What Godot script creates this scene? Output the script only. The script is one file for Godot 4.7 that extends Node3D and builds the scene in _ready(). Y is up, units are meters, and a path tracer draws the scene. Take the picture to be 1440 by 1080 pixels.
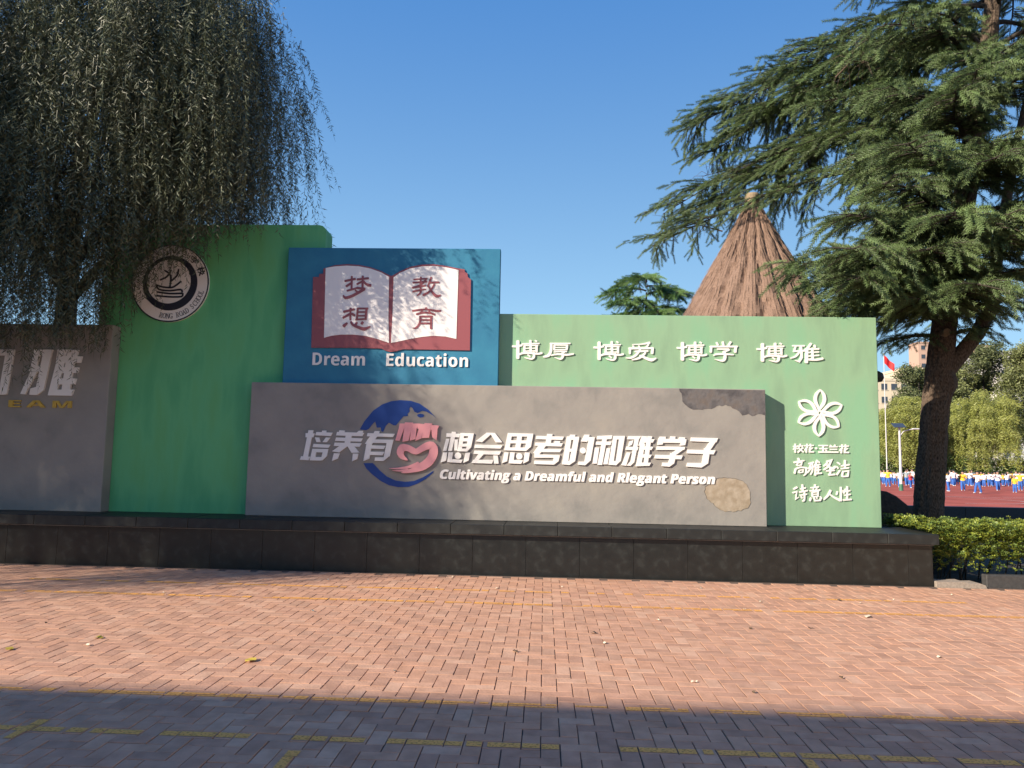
extends Node3D

const SHAPES := {
	"grey": [
		[[0,-3543,1915,-3403,1913,-3426,1853,-3542,1854], [0,-3501,1959,-3429,1960,-3494,1564,-3566,1563], [0,-3595,1574,-3458,1570,-3481,1516,-3611,1521], [0,-3296,1957,-3234,1959,-3237,1926,-3300,1925], [0,-3381,1936,-3139,1929,-3165,1878,-3396,1886], [0,-3400,1856,-3338,1854,-3314,1786,-3374,1785], [0,-3234,1856,-3170,1855,-3219,1786,-3283,1787], [0,-3415,1759,-3163,1751,-3192,1704,-3427,1710], [0,-3429,1687,-3367,1687,-3386,1520,-3463,1519], [0,-3429,1687,-3191,1687,-3199,1636,-3432,1636], [0,-3263,1685,-3191,1687,-3210,1579,-3277,1517,-3289,1568], [0,-3445,1567,-3222,1567,-3292,1514,-3463,1516]],
		[[0,-3072,1941,-2669,1935,-2693,1884,-3086,1889], [0,-3084,1859,-2686,1853,-2710,1804,-3098,1808], [0,-3102,1783,-2699,1780,-2728,1728,-3113,1734], [0,-3037,1967,-2957,1963,-2963,1936,-3046,1934], [0,-2747,1963,-2685,1964,-2694,1930,-2782,1933], [0,-2937,1931,-2844,1932,-2874,1758,-2956,1757], [0,-2982,1767,-2889,1748,-3029,1639,-3138,1654], [0,-2931,1768,-2827,1759,-2730,1644,-2843,1637], [0,-3106,1627,-3020,1626,-3046,1547,-3132,1512], [0,-2822,1627,-2742,1627,-2757,1547,-2833,1513]],
		[[0,-2617,1931,-2210,1928,-2239,1879,-2626,1885], [0,-2510,1964,-2438,1965,-2447,1924,-2529,1928], [0,-2524,1928,-2471,1888,-2549,1764,-2652,1773,-2584,1876], [0,-2619,1834,-2536,1836,-2578,1555,-2664,1520], [0,-2552,1841,-2228,1841,-2247,1790,-2560,1789], [0,-2549,1754,-2343,1750,-2367,1701,-2562,1705], [0,-2561,1660,-2355,1661,-2384,1610,-2569,1611], [0,-2320,1839,-2228,1841,-2276,1596,-2367,1564], [0,-2491,1577,-2296,1586,-2366,1526,-2499,1526]],
		[[0,-1446,1950,-1247,1945,-1258,1892,-1450,1896], [0,-1368,1974,-1307,1969,-1361,1693,-1417,1690], [0,-1451,1868,-1400,1869,-1444,1691,-1493,1690], [0,-1326,1860,-1275,1861,-1281,1699,-1327,1698], [0,-1242,1956,-1181,1957,-1220,1690,-1281,1689], [0,-1237,1956,-1043,1953,-1052,1911,-1241,1913], [0,-1119,1955,-1043,1953,-1079,1748,-1139,1687,-1150,1737], [0,-1235,1881,-1072,1882,-1081,1835,-1244,1834], [0,-1243,1800,-1080,1801,-1091,1758,-1252,1757], [0,-1272,1730,-1099,1730,-1136,1687,-1281,1688], [0,-1490,1670,-1428,1669,-1441,1550,-1521,1518], [0,-1408,1672,-1344,1671,-1355,1572,-1197,1566,-1221,1519,-1425,1528], [2,-1269,1624,49], [0,-1158,1668,-1092,1672,-1110,1556,-1190,1519]],
		[[0,-855,1967,-768,1966,-918,1827,-1018,1838], [0,-809,1966,-733,1965,-623,1829,-720,1827], [0,-1021,1792,-617,1787,-647,1738,-1033,1741], [0,-1032,1704,-636,1698,-665,1647,-1041,1653], [0,-970,1654,-894,1651,-953,1579,-1063,1521], [0,-1044,1569,-745,1573,-769,1517,-1068,1521], [0,-751,1638,-685,1636,-670,1519,-739,1517]],
		[[0,-545,1968,-479,1966,-520,1713,-591,1717], [0,-545,1968,-170,1964,-179,1921,-554,1919], [0,-251,1965,-170,1964,-202,1774,-272,1712,-288,1762], [0,-407,1922,-336,1923,-358,1751,-434,1750], [0,-563,1863,-188,1865,-198,1819,-572,1818], [0,-576,1757,-217,1762,-272,1710,-591,1715], [0,-590,1686,-529,1685,-547,1556,-622,1525], [0,-504,1688,-438,1684,-451,1578,-310,1576,-344,1522,-526,1526], [2,-371,1632,47], [0,-292,1690,-218,1688,-234,1567,-314,1525]],
		[[0,-126,1934,278,1929,253,1880,-136,1886], [0,30,1965,111,1963,82,1819,7,1818], [0,-140,1838,264,1833,239,1784,-149,1790], [0,142,1866,228,1862,213,1827,133,1825], [0,-69,1832,22,1798,-67,1676,-173,1679], [0,-28,1747,250,1747,220,1701,-47,1698], [0,-153,1679,-67,1706,-77,1665,221,1659,216,1621,-152,1614], [0,135,1659,221,1659,202,1570,137,1519,121,1569], [0,-151,1574,186,1575,132,1519,-155,1523]],
		[[0,368,1960,444,1959,434,1926,353,1930], [0,318,1934,389,1933,338,1523,252,1531], [0,318,1934,499,1932,490,1882,314,1884], [0,424,1931,500,1929,443,1575,363,1518,357,1573], [0,330,1755,466,1756,456,1710,326,1711], [0,277,1577,428,1576,363,1518,252,1526], [0,575,1964,650,1962,616,1859,520,1862], [0,575,1934,726,1929,711,1876,555,1878], [0,640,1930,726,1929,668,1589,589,1522,578,1577], [0,493,1571,649,1573,589,1519,480,1525], [2,555,1732,45]],
		[[0,761,1947,982,1961,967,1905,751,1896], [0,746,1866,972,1870,952,1817,737,1819], [0,841,1943,907,1944,834,1527,764,1526], [0,727,1780,792,1780,759,1545,694,1544], [0,898,1773,953,1772,914,1538,849,1537], [0,992,1951,1052,1949,994,1530,924,1534], [0,992,1951,1162,1954,1152,1903,987,1901], [0,1082,1950,1162,1952,1104,1592,1039,1531,1029,1585], [0,939,1589,1089,1589,1039,1528,924,1532]],
		[[0,1208,1953,1398,1956,1363,1906,1193,1906], [0,1303,1930,1368,1931,1299,1579,1245,1523,1185,1525,1244,1588], [0,1223,1873,1288,1899,1264,1829,1204,1797], [0,1184,1802,1359,1795,1344,1750,1169,1752], [0,1189,1717,1244,1716,1180,1522,1110,1531], [0,1403,1957,1483,1955,1433,1822,1354,1815], [0,1383,1841,1453,1842,1394,1521,1319,1515], [0,1488,1958,1558,1954,1543,1904,1473,1908], [0,1403,1916,1593,1915,1563,1864,1403,1861], [0,1374,1811,1573,1804,1543,1758,1374,1760], [0,1364,1695,1553,1689,1523,1643,1354,1645], [0,1344,1575,1539,1574,1514,1528,1324,1520], [0,1473,1933,1543,1929,1489,1528,1429,1527]],
		[[0,1663,1954,1753,1953,1748,1917,1643,1916], [0,1818,1961,1892,1958,1887,1920,1808,1918], [0,1947,1951,2032,1947,2022,1912,1932,1916], [0,1643,1924,2046,1923,2036,1867,1633,1865], [0,1643,1921,1723,1922,1708,1841,1628,1830], [0,1977,1921,2051,1923,2031,1837,1952,1826], [0,1623,1813,2031,1812,2016,1767,1613,1760], [0,1942,1801,2026,1787,1902,1695,1812,1698], [0,1603,1690,1996,1687,1971,1631,1588,1636], [0,1817,1718,1902,1710,1872,1570,1807,1524,1787,1568], [0,1703,1579,1872,1582,1807,1521,1693,1527]],
		[[0,2116,1949,2503,1945,2478,1885,2106,1894], [0,2414,1939,2503,1940,2388,1769,2304,1777], [0,2061,1773,2467,1770,2437,1710,2051,1718], [0,2304,1797,2388,1789,2357,1579,2263,1517,2268,1587], [0,2060,1583,2352,1584,2258,1517,2045,1528]],
	],
	"pink": [
		[[0,-2142,2081,-1858,2085,-1883,2013,-2153,2011], [0,-2151,2015,-2072,2016,-2134,1825,-2200,1831], [0,-2064,2099,-1945,2097,-2002,1828,-2094,1813], [0,-1966,2018,-1889,2019,-1898,1856,-1986,1828], [0,-1868,2085,-1554,2058,-1586,1996,-1876,2006], [0,-1856,2013,-1784,2012,-1819,1863,-1903,1829], [0,-1773,2093,-1661,2089,-1701,1879,-1812,1870], [0,-1672,2010,-1579,2005,-1588,1841,-1655,1886], [1,-2007,1547,13,-2087,1591,72,-2118,1656,105,-2091,1722,112,-2012,1723,92,-1945,1692,92,-1885,1673,82,-1821,1707,92,-1737,1754,105,-1664,1762,125,-1627,1704,125,-1643,1612,131,-1703,1520,131,-1806,1451,118,-1936,1399,66,-2040,1371,33,-2093,1362,8], [1,-1847,1498,59,-1990,1444,42,-2147,1421,26,-2272,1421,7], [1,-2002,1401,39,-2120,1388,24,-2225,1392,7]],
	],
	"blue": [
		[[0,-2736,1985,-2674,2105,-2547,2265,-2417,2359,-2286,2408,-2154,2427,-1994,2419,-1861,2381,-1726,2291,-1597,2159,-1658,2211,-1751,2262,-1818,2274,-1883,2240,-1930,2255,-1965,2316,-1992,2333,-2011,2300,-2003,2260,-2035,2227,-2027,2194,-2093,2187,-2144,2127,-2201,2053,-2234,2053,-2308,2091,-2353,2044,-2390,1952,-2417,1964,-2425,2017,-2485,2016,-2512,2107,-2553,2061,-2603,1994,-2642,1974], [1,-1882,2207,29,-1842,2202,58,-1796,2203,34]],
		[[0,-2664,1489,-2525,1492,-2423,1390,-2314,1301,-2181,1245,-2036,1229,-1905,1244,-1776,1299,-1621,1399,-1633,1366,-1736,1274,-1852,1207,-1981,1156,-2138,1149,-2270,1172,-2404,1235,-2539,1336,-2621,1412]],
	],
	"motto": [
		[[1,-512,3286,30,-460,3283,30,-366,3303,30], [1,-431,3367,49,-426,3103,48], [1,-367,3322,22,-236,3328,22,-106,3333,22], [1,-170,3377,22,-143,3363,22], [1,-241,3377,37,-234,3196,37], [1,-329,3300,34,-331,3202,34], [1,-329,3300,19,-124,3303,19], [1,-146,3302,34,-145,3204,34], [1,-325,3255,16,-138,3261,16], [1,-324,3213,19,-137,3220,19], [1,-401,3164,30,-346,3183,30,-234,3184,30,-122,3175,30,-62,3190,30], [1,-189,3196,37,-184,3129,37,-218,3098,30,-285,3105,21,-330,3116,7], [1,-278,3158,22,-240,3132,22]],
		[[1,714,3284,30,765,3281,30,858,3301,30], [1,794,3364,48,796,3102,48], [1,858,3320,22,987,3325,22,1117,3330,22], [1,1053,3375,22,1079,3360,22], [1,983,3374,37,988,3194,37], [1,895,3298,33,892,3200,33], [1,895,3298,19,1098,3300,18], [1,1076,3300,33,1077,3202,33], [1,899,3253,16,1084,3259,16], [1,899,3211,18,1084,3217,18], [1,822,3162,30,877,3181,30,988,3183,30,1099,3173,30,1158,3188,30], [1,1032,3194,37,1036,3127,37,1003,3097,30,937,3103,21,892,3114,7], [1,944,3156,22,981,3130,22]],
		[[1,1957,3292,29,2009,3289,29,2100,3309,29], [1,2038,3371,48,2037,3110,48], [1,2100,3327,22,2229,3333,22,2357,3338,22], [1,2295,3382,22,2321,3367,22], [1,2225,3381,37,2228,3202,37], [1,2137,3305,33,2133,3208,33], [1,2137,3305,18,2339,3308,18], [1,2317,3307,33,2316,3211,33], [1,2141,3261,16,2324,3267,16], [1,2140,3219,18,2323,3226,18], [1,2063,3170,29,2118,3189,29,2228,3191,29,2338,3181,29,2396,3197,29], [1,2272,3202,37,2275,3136,37,2242,3105,29,2177,3112,20,2133,3123,7], [1,2184,3164,22,2221,3139,22]],
		[[1,3140,3290,29,3191,3287,29,3282,3307,29], [1,3221,3369,47,3218,3109,47], [1,3282,3326,22,3410,3331,22,3537,3336,22], [1,3476,3380,22,3501,3365,22], [1,3407,3379,36,3408,3201,36], [1,3318,3304,33,3313,3207,33], [1,3318,3304,18,3518,3306,18], [1,3496,3306,33,3495,3209,33], [1,3321,3259,16,3503,3265,16], [1,3321,3218,18,3502,3224,18], [1,3244,3169,29,3299,3188,29,3408,3190,29,3516,3180,29,3574,3196,29], [1,3451,3201,36,3454,3135,36,3421,3105,29,3356,3111,20,3312,3122,7], [1,3364,3163,22,3400,3138,22]],
		[[1,55,3335,22,360,3338,22], [1,73,3335,37,71,3230,41,35,3154,45,-39,3131,26], [1,122,3313,19,323,3312,19], [1,122,3313,30,119,3238,30], [1,315,3312,33,305,3240,33], [1,122,3275,16,308,3278,16], [1,116,3238,21,316,3244,21], [1,116,3206,19,220,3216,19,309,3214,19], [1,279,3210,21,235,3183,21], [1,72,3154,19,176,3175,30,310,3165,30,413,3181,22], [1,235,3190,37,251,3142,37,214,3100,28,124,3125,7]],
		[[1,1292,3335,12,1423,3340,19,1551,3365,35], [1,1299,3315,23,1315,3296,23], [1,1385,3316,23,1400,3297,23], [1,1532,3338,27,1501,3298,27], [1,1238,3275,31,1601,3283,31], [1,1257,3279,35,1253,3193,29], [1,1594,3283,37,1586,3201,37], [1,1331,3229,27,1524,3239,27], [1,1408,3257,35,1346,3178,35,1277,3134,31,1196,3128,14], [1,1285,3099,15,1385,3128,35,1455,3176,35,1485,3219,28], [1,1401,3171,23,1501,3125,42,1578,3103,46,1644,3131,19]],
		[[1,2542,3381,27,2565,3342,27], [1,2634,3390,31,2645,3339,31], [1,2753,3392,31,2718,3340,31], [1,2446,3317,27,2848,3322,27], [1,2465,3318,31,2457,3231,31], [1,2825,3318,37,2817,3236,37], [1,2553,3280,23,2722,3282,23], [1,2729,3274,27,2652,3238,27], [1,2499,3183,19,2537,3203,29,2652,3206,29,2790,3198,20], [1,2652,3249,40,2667,3156,40,2628,3105,34,2513,3127,9]],
		[[1,3663,3344,23,3838,3346,23], [1,3705,3333,27,3685,3262,27], [1,3673,3262,27,3841,3272,27], [1,3781,3341,37,3790,3170,36,3754,3108,30,3694,3122,9], [1,3757,3248,29,3703,3185,29,3630,3157,17], [1,3934,3382,32,3887,3319,32,3830,3280,18], [1,3868,3296,44,3860,3094,44], [1,3979,3356,30,3994,3325,30], [1,3887,3296,27,4046,3302,27], [1,3886,3245,21,4042,3255,21], [1,3885,3191,21,4044,3205,21], [1,3948,3312,34,3952,3141,34], [1,3892,3141,32,4005,3138,32,4100,3159,32]],
	],
	"book": [
		[[1,-3065,4231,34,-2908,4266,34], [1,-2963,4304,31,-2960,4115,31], [1,-3043,4149,35,-2959,4203,35], [1,-3026,4081,31,-2869,4126,31], [1,-2879,4256,34,-2707,4277,34], [1,-2795,4310,31,-2793,4127,31], [1,-2792,4243,27,-2737,4185,38,-2669,4166,48], [1,-2881,4184,29,-2806,4223,29], [1,-2879,4126,36,-2754,4113,36], [1,-2763,4108,42,-2847,4057,42,-2951,4000,42,-3046,3972,42,-3081,4008,21], [1,-2901,4087,27,-2847,4054,27]],
		[[1,-3066,3758,36,-2905,3798,36], [1,-2963,3817,29,-2960,3634,29], [1,-3072,3667,36,-2959,3730,36], [1,-2940,3730,38,-2896,3702,38], [1,-2853,3813,31,-2860,3640,31], [1,-2857,3810,29,-2699,3812,29], [1,-2719,3809,33,-2727,3642,33], [1,-2850,3755,24,-2721,3757,24], [1,-2853,3698,24,-2724,3699,24], [1,-2879,3640,27,-2722,3651,27], [1,-3006,3586,29,-3057,3537,53], [1,-2950,3606,31,-2914,3558,38,-2827,3521,46,-2740,3498,51,-2651,3537,19], [1,-2859,3597,33,-2881,3549,33], [1,-2768,3603,38,-2786,3574,38]],
		[[1,-2016,4264,24,-1811,4280,24], [1,-1907,4303,27,-1914,4202,27], [1,-2028,4215,27,-1814,4232,27], [1,-1825,4270,27,-1908,4183,27,-2036,4135,27], [1,-2002,4139,25,-1832,4174,25], [1,-1912,4163,29,-1905,4067,29,-1960,4014,17], [1,-2024,4076,27,-1925,4101,27,-1830,4116,17], [1,-1750,4300,29,-1776,4222,29,-1803,4155,17], [1,-1785,4218,27,-1629,4224,27], [1,-1699,4194,27,-1763,4088,27,-1865,4024,38], [1,-1794,4174,23,-1734,4078,33,-1665,4012,47,-1599,4027,17]],
		[[1,-2020,3783,29,-1821,3807,28,-1631,3782,36,-1588,3797,15], [1,-1817,3833,33,-1811,3799,33], [1,-1961,3731,30,-1848,3759,30,-1753,3752,30,-1681,3729,30], [1,-1868,3789,21,-1905,3751,21], [1,-1773,3781,21,-1734,3752,21], [1,-1899,3703,30,-1905,3598,30,-1955,3526,32,-2012,3520,8], [1,-1898,3698,28,-1718,3700,28], [1,-1733,3700,33,-1732,3514,33], [1,-1892,3646,25,-1731,3647,25], [1,-1895,3593,25,-1730,3595,25]],
	],
	"flower_text": [
		[[1,3650,1849,20,3713,1855,20], [1,3678,1886,23,3675,1762,23], [1,3672,1840,16,3649,1803,16], [1,3695,1831,16,3708,1813,16], [1,3718,1855,18,3790,1861,18], [1,3750,1887,20,3754,1860,20], [1,3736,1846,16,3717,1818,16], [1,3772,1846,16,3794,1824,16], [1,3776,1824,20,3712,1763,20], [1,3731,1818,20,3793,1769,20]],
		[[1,3808,1861,18,3944,1871,18], [1,3850,1889,20,3849,1843,20], [1,3900,1890,20,3899,1844,20], [1,3853,1843,20,3812,1797,20], [1,3839,1816,22,3834,1765,22], [1,3926,1835,20,3880,1803,20], [1,3885,1839,22,3884,1775,22,3943,1776,22]],
		[[2,3980,1827,16]],
		[[1,4021,1869,20,4148,1871,20], [1,4034,1824,20,4138,1826,20], [1,4015,1773,22,4155,1776,22], [1,4080,1870,25,4078,1774,25], [1,4115,1807,18,4133,1789,18]],
		[[1,4184,1877,18,4202,1859,18], [1,4256,1883,18,4238,1859,18], [1,4170,1852,18,4287,1856,18], [1,4183,1817,18,4278,1819,18], [1,4159,1776,22,4295,1778,22]],
		[[1,4315,1861,18,4450,1870,18], [1,4356,1889,20,4355,1843,20], [1,4405,1890,20,4404,1844,20], [1,4359,1843,20,4318,1797,20], [1,4345,1816,22,4340,1765,22], [1,4431,1835,20,4385,1803,20], [1,4391,1839,22,4389,1775,22,4448,1776,22]],
		[[1,3715,1676,32,3732,1649,32], [1,3655,1616,27,3741,1635,27,3805,1646,16], [1,3709,1617,23,3695,1575,23], [1,3705,1612,20,3768,1618,20,3758,1576,20], [1,3699,1571,18,3758,1581,18], [1,3676,1520,25,3661,1456,25], [1,3676,1520,24,3749,1549,24,3830,1541,23,3824,1459,23,3792,1427,11], [1,3730,1503,20,3720,1466,20], [1,3730,1503,18,3784,1513,18,3779,1476,18], [1,3725,1466,18,3779,1476,18]],
		[[1,3867,1601,22,3940,1625,22], [1,3894,1597,20,3884,1542,20], [1,3848,1532,22,3948,1562,22], [1,3917,1607,24,3919,1506,24,3891,1442,16], [1,3911,1552,23,3842,1469,23], [1,3994,1654,27,3957,1580,27,3929,1552,14], [1,3966,1589,27,3959,1434,27], [1,4008,1636,23,4021,1618,23], [1,3970,1580,20,4034,1595,20], [1,3970,1544,18,4033,1559,18], [1,3969,1503,18,4032,1518,18], [1,4002,1595,22,4000,1462,22], [1,3964,1457,22,4049,1468,22]],
		[[1,4129,1638,27,4193,1656,43,4155,1575,32,4082,1514,18], [1,4111,1601,23,4199,1539,32,4254,1567,32], [1,4083,1569,22,4138,1620,22], [1,4182,1548,27,4171,1448,27], [1,4118,1501,23,4235,1512,23], [1,4152,1443,25,4243,1453,25]],
		[[1,4282,1627,23,4318,1601,23], [1,4268,1568,23,4290,1541,23], [1,4269,1445,22,4316,1514,22], [1,4335,1578,23,4453,1599,23], [1,4391,1661,27,4388,1543,27], [1,4334,1537,22,4443,1553,22], [1,4356,1497,22,4345,1424,22], [1,4356,1497,22,4437,1507,22,4426,1430,22], [1,4350,1424,22,4426,1430,22]],
		[[1,3644,1228,27,3694,1256,27], [1,3630,1174,23,3688,1193,23,3673,1084,23,3714,1112,11], [1,3743,1230,22,3816,1250,22], [1,3771,1294,25,3774,1195,25], [1,3724,1185,22,3842,1210,22], [1,3733,1139,20,3832,1159,20], [1,3797,1195,24,3794,1077,24,3767,1054,13], [1,3750,1122,22,3763,1099,22]],
		[[1,3952,1298,27,3955,1271,27], [1,3892,1251,20,4005,1267,20], [1,3923,1243,18,3932,1220,18], [1,3978,1249,18,3968,1226,18], [1,3878,1206,22,4022,1222,22], [1,3909,1188,22,3912,1125,22], [1,3909,1188,22,3995,1199,22,3989,1126,22], [1,3913,1157,16,3989,1163,16], [1,3912,1125,18,3993,1131,18], [1,3889,1106,23,3875,1061,23], [1,3930,1112,23,3947,1067,23,4019,1073,23,4029,1105,13], [1,3966,1121,20,3975,1099,20], [1,4020,1127,22,4042,1100,22]],
		[[1,4175,1221,31,4137,1148,31,4073,1083,18], [1,4156,1166,16,4217,1122,27,4306,1079,38]],
		[[1,4324,1269,27,4319,1070,27], [1,4273,1205,22,4259,1159,22], [1,4350,1224,20,4358,1188,20], [1,4391,1243,20,4362,1179,20], [1,4381,1207,20,4453,1222,20], [1,4414,1280,25,4409,1090,25], [1,4371,1152,20,4456,1168,20], [1,4351,1084,23,4468,1096,23]],
	],
	"left": [
		[[0,-7771,3111,-7475,3115,-7508,3018,-7789,3022], [0,-7774,3047,-7675,3048,-7707,2822,-7805,2820], [0,-7808,2861,-7530,2872,-7555,2776,-7827,2780], [0,-7626,3049,-7494,3050,-7574,2495,-7674,2418,-7789,2423,-7781,2516,-7692,2541], [0,-7801,2772,-7694,2774,-7855,2426,-7930,2433], [0,-7401,3116,-7236,3118,-7319,2907,-7415,2874], [0,-7392,3003,-7261,3005,-7379,2417,-7502,2416], [0,-7220,3118,-7080,3112,-7097,3007,-7244,3005], [0,-7327,3020,-7015,3016,-7033,2919,-7319,2915], [0,-7347,2851,-7052,2847,-7070,2763,-7348,2759], [0,-7367,2679,-7080,2678,-7098,2589,-7360,2586], [0,-7419,2505,-7108,2509,-7134,2416,-7428,2417], [0,-7249,3069,-7118,3071,-7175,2421,-7298,2419]],
		[[0,-8209,3106,-8076,3108,-8143,2422,-8268,2444], [0,-8540,3102,-8407,3104,-8480,2417,-8612,2415], [0,-8523,3102,-8076,3108,-8085,3018,-8532,3013], [0,-8587,2504,-8125,2511,-8167,2417,-8603,2410]],
	],
	"petal": [
		[[1,4054,2691,21,4102,2628,41,4115,2553,45,4094,2484,45,4050,2424,38,4018,2369,24], [1,4054,2691,21,3999,2630,41,3980,2554,45,3993,2486,45,4021,2423,38,4030,2369,24]],
		[[1,4362,2467,21,4319,2395,41,4253,2353,45,4183,2347,45,4111,2365,38,4049,2375,24], [1,4362,2467,21,4287,2496,41,4211,2486,45,4150,2445,45,4101,2395,38,4054,2363,24]],
		[[1,4312,2152,21,4231,2142,41,4162,2172,45,4116,2227,45,4090,2297,38,4066,2354,24], [1,4312,2152,21,4293,2232,41,4243,2289,45,4177,2312,45,4110,2321,38,4057,2342,24]],
		[[1,4018,2008,21,3969,2069,41,3959,2144,45,3979,2213,45,4023,2273,38,4055,2328,24], [1,4018,2008,21,4072,2068,41,4092,2143,45,4078,2211,45,4052,2273,38,4041,2327,24]],
		[[1,3729,2203,21,3763,2277,41,3826,2322,45,3893,2337,45,3965,2326,38,4026,2322,24], [1,3729,2203,21,3804,2182,41,3879,2201,45,3933,2243,45,3977,2298,38,4021,2334,24]],
		[[1,3740,2510,21,3819,2529,41,3893,2507,45,3944,2459,45,3977,2393,38,4009,2339,24], [1,3740,2510,21,3768,2433,41,3825,2383,45,3892,2367,45,3961,2365,38,4016,2351,24]],
	],
	"book_cover": [
		[[0,-3541,3206,-3561,4291,-3470,4292,-3466,4338,-3408,4347,-3407,4421,-3366,4436,-3231,4478,-3048,4494,-2866,4484,-2682,4449,-2516,4391,-2369,4319,-2342,4323,-2226,4394,-2083,4459,-1903,4497,-1722,4504,-1541,4481,-1342,4441,-1251,4429,-1241,4383,-1205,4369,-1198,4310,-1149,4274,-1141,3194,-1650,3198,-2151,3199,-2258,3167,-2338,3154,-2420,3178,-2475,3206,-2908,3213]],
	],
	"page": [
		[[0,-3371,4431,-3230,4456,-3048,4470,-2865,4462,-2681,4427,-2516,4369,-2395,4300,-2384,3699,-2361,3292,-2552,3353,-2734,3396,-2915,3412,-3096,3410,-3240,3390,-3351,3358]],
		[[0,-2323,4297,-2225,4366,-2082,4431,-1902,4466,-1722,4475,-1540,4458,-1341,4415,-1345,3854,-1347,3364,-1512,3398,-1691,3408,-1870,3388,-2048,3355,-2227,3312,-2330,3292,-2321,3699]],
	],
	"dark_patch": [
		[[0,1948,2657,1988,2657,2028,2657,2068,2657,2108,2657,2148,2657,2188,2657,2228,2656,2268,2656,2308,2656,2348,2656,2388,2656,2428,2656,2468,2656,2508,2656,2548,2656,2587,2655,2627,2655,2667,2655,2707,2655,2746,2654,2786,2654,2826,2654,2866,2654,2906,2654,2945,2653,2985,2653,3025,2653,3065,2653,3104,2652,3144,2652,3184,2652,3185,2611,3186,2570,3186,2529,3187,2488,3188,2448,3189,2407,3189,2366,3190,2325,3191,2284,3138,2302,3078,2307,3039,2284,2997,2272,2946,2304,2903,2292,2855,2281,2811,2339,2770,2364,2714,2384,2691,2412,2643,2417,2617,2433,2562,2410,2526,2424,2486,2409,2462,2392,2413,2368,2366,2372,2304,2363,2278,2355,2219,2359,2172,2355,2147,2354,2091,2379,2042,2419,2018,2443,1996,2471,1991,2524,1984,2586,1956,2618]],
	],
	"tan_patch": [
		[[0,2486,1359,2525,1369,2561,1371,2596,1379,2632,1371,2672,1371,2701,1368,2737,1369,2783,1356,2821,1342,2853,1333,2882,1306,2909,1285,2922,1250,2934,1226,2950,1196,2953,1166,2952,1131,2958,1100,2950,1068,2963,1032,2943,990,2920,951,2885,944,2853,935,2821,911,2781,916,2744,899,2704,894,2678,906,2638,900,2600,893,2560,912,2529,918,2505,937,2475,959,2448,982,2433,1010,2398,1023,2376,1049,2345,1068,2335,1106,2322,1139,2309,1174,2324,1203,2320,1238,2359,1264,2384,1278,2423,1293,2448,1308,2474,1329]],
	],
}

var M := {}
var rng := RandomNumberGenerator.new()
var taken := {}
const SUN := Vector3(1.5, -0.87, -1.0)
const GREEN_Z := -11.5
const BLUE_Z := -11.36
const GREY_Z := -11.27
const BEV := 0.0016

# ---------------------------------------------------------------- helpers
func numbered(called: String) -> String:
	var n: int = taken.get(called, -1) + 1
	taken[called] = n
	return called if n == 0 else "%s_%03d" % [called, n]

func tag(o, label: String, category: String, group := "") -> void:
	o.set_meta("label", label)
	o.set_meta("category", category)
	if group: o.set_meta("group", group)

func thing(called: String, label: String, category: String, at := Vector3.ZERO, turn := 0.0, group := "") -> Node3D:
	var o := Node3D.new()
	o.name = numbered(called)
	add_child(o)
	o.position = at
	o.rotation.y = turn
	tag(o, label, category, group)
	return o

func put(called: String, mesh: Mesh, mat: Material, parent: Node, at := Vector3.ZERO) -> MeshInstance3D:
	var o := MeshInstance3D.new()
	o.name = numbered(called) if parent == self else called
	o.mesh = mesh
	o.material_override = mat
	parent.add_child(o, true)
	o.position = at
	return o

func structure(called: String, mesh: Mesh, mat: Material, at := Vector3.ZERO) -> MeshInstance3D:
	var o := put(called, mesh, mat, self, at)
	o.set_meta("kind", "structure")
	return o

func begin() -> SurfaceTool:
	var st := SurfaceTool.new()
	st.begin(Mesh.PRIMITIVE_TRIANGLES)
	return st

func tri(st: SurfaceTool, a: Vector3, b: Vector3, c: Vector3, n: Vector3) -> void:
	var flip := (b - a).cross(c - a).dot(n) > 0.0
	st.set_normal(n)
	st.add_vertex(a)
	st.add_vertex(c if flip else b)
	st.add_vertex(b if flip else c)

func quad(st: SurfaceTool, a: Vector3, b: Vector3, c: Vector3, d: Vector3, n: Vector3) -> void:
	tri(st, a, b, c, n)
	tri(st, a, c, d, n)

func fquad(st: SurfaceTool, a: Vector3, b: Vector3, c: Vector3, d: Vector3, away: Vector3) -> void:
	var n := (c - a).cross(d - b).normalized()
	if n.dot(away) < 0.0: n = -n
	quad(st, a, b, c, d, n)

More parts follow.
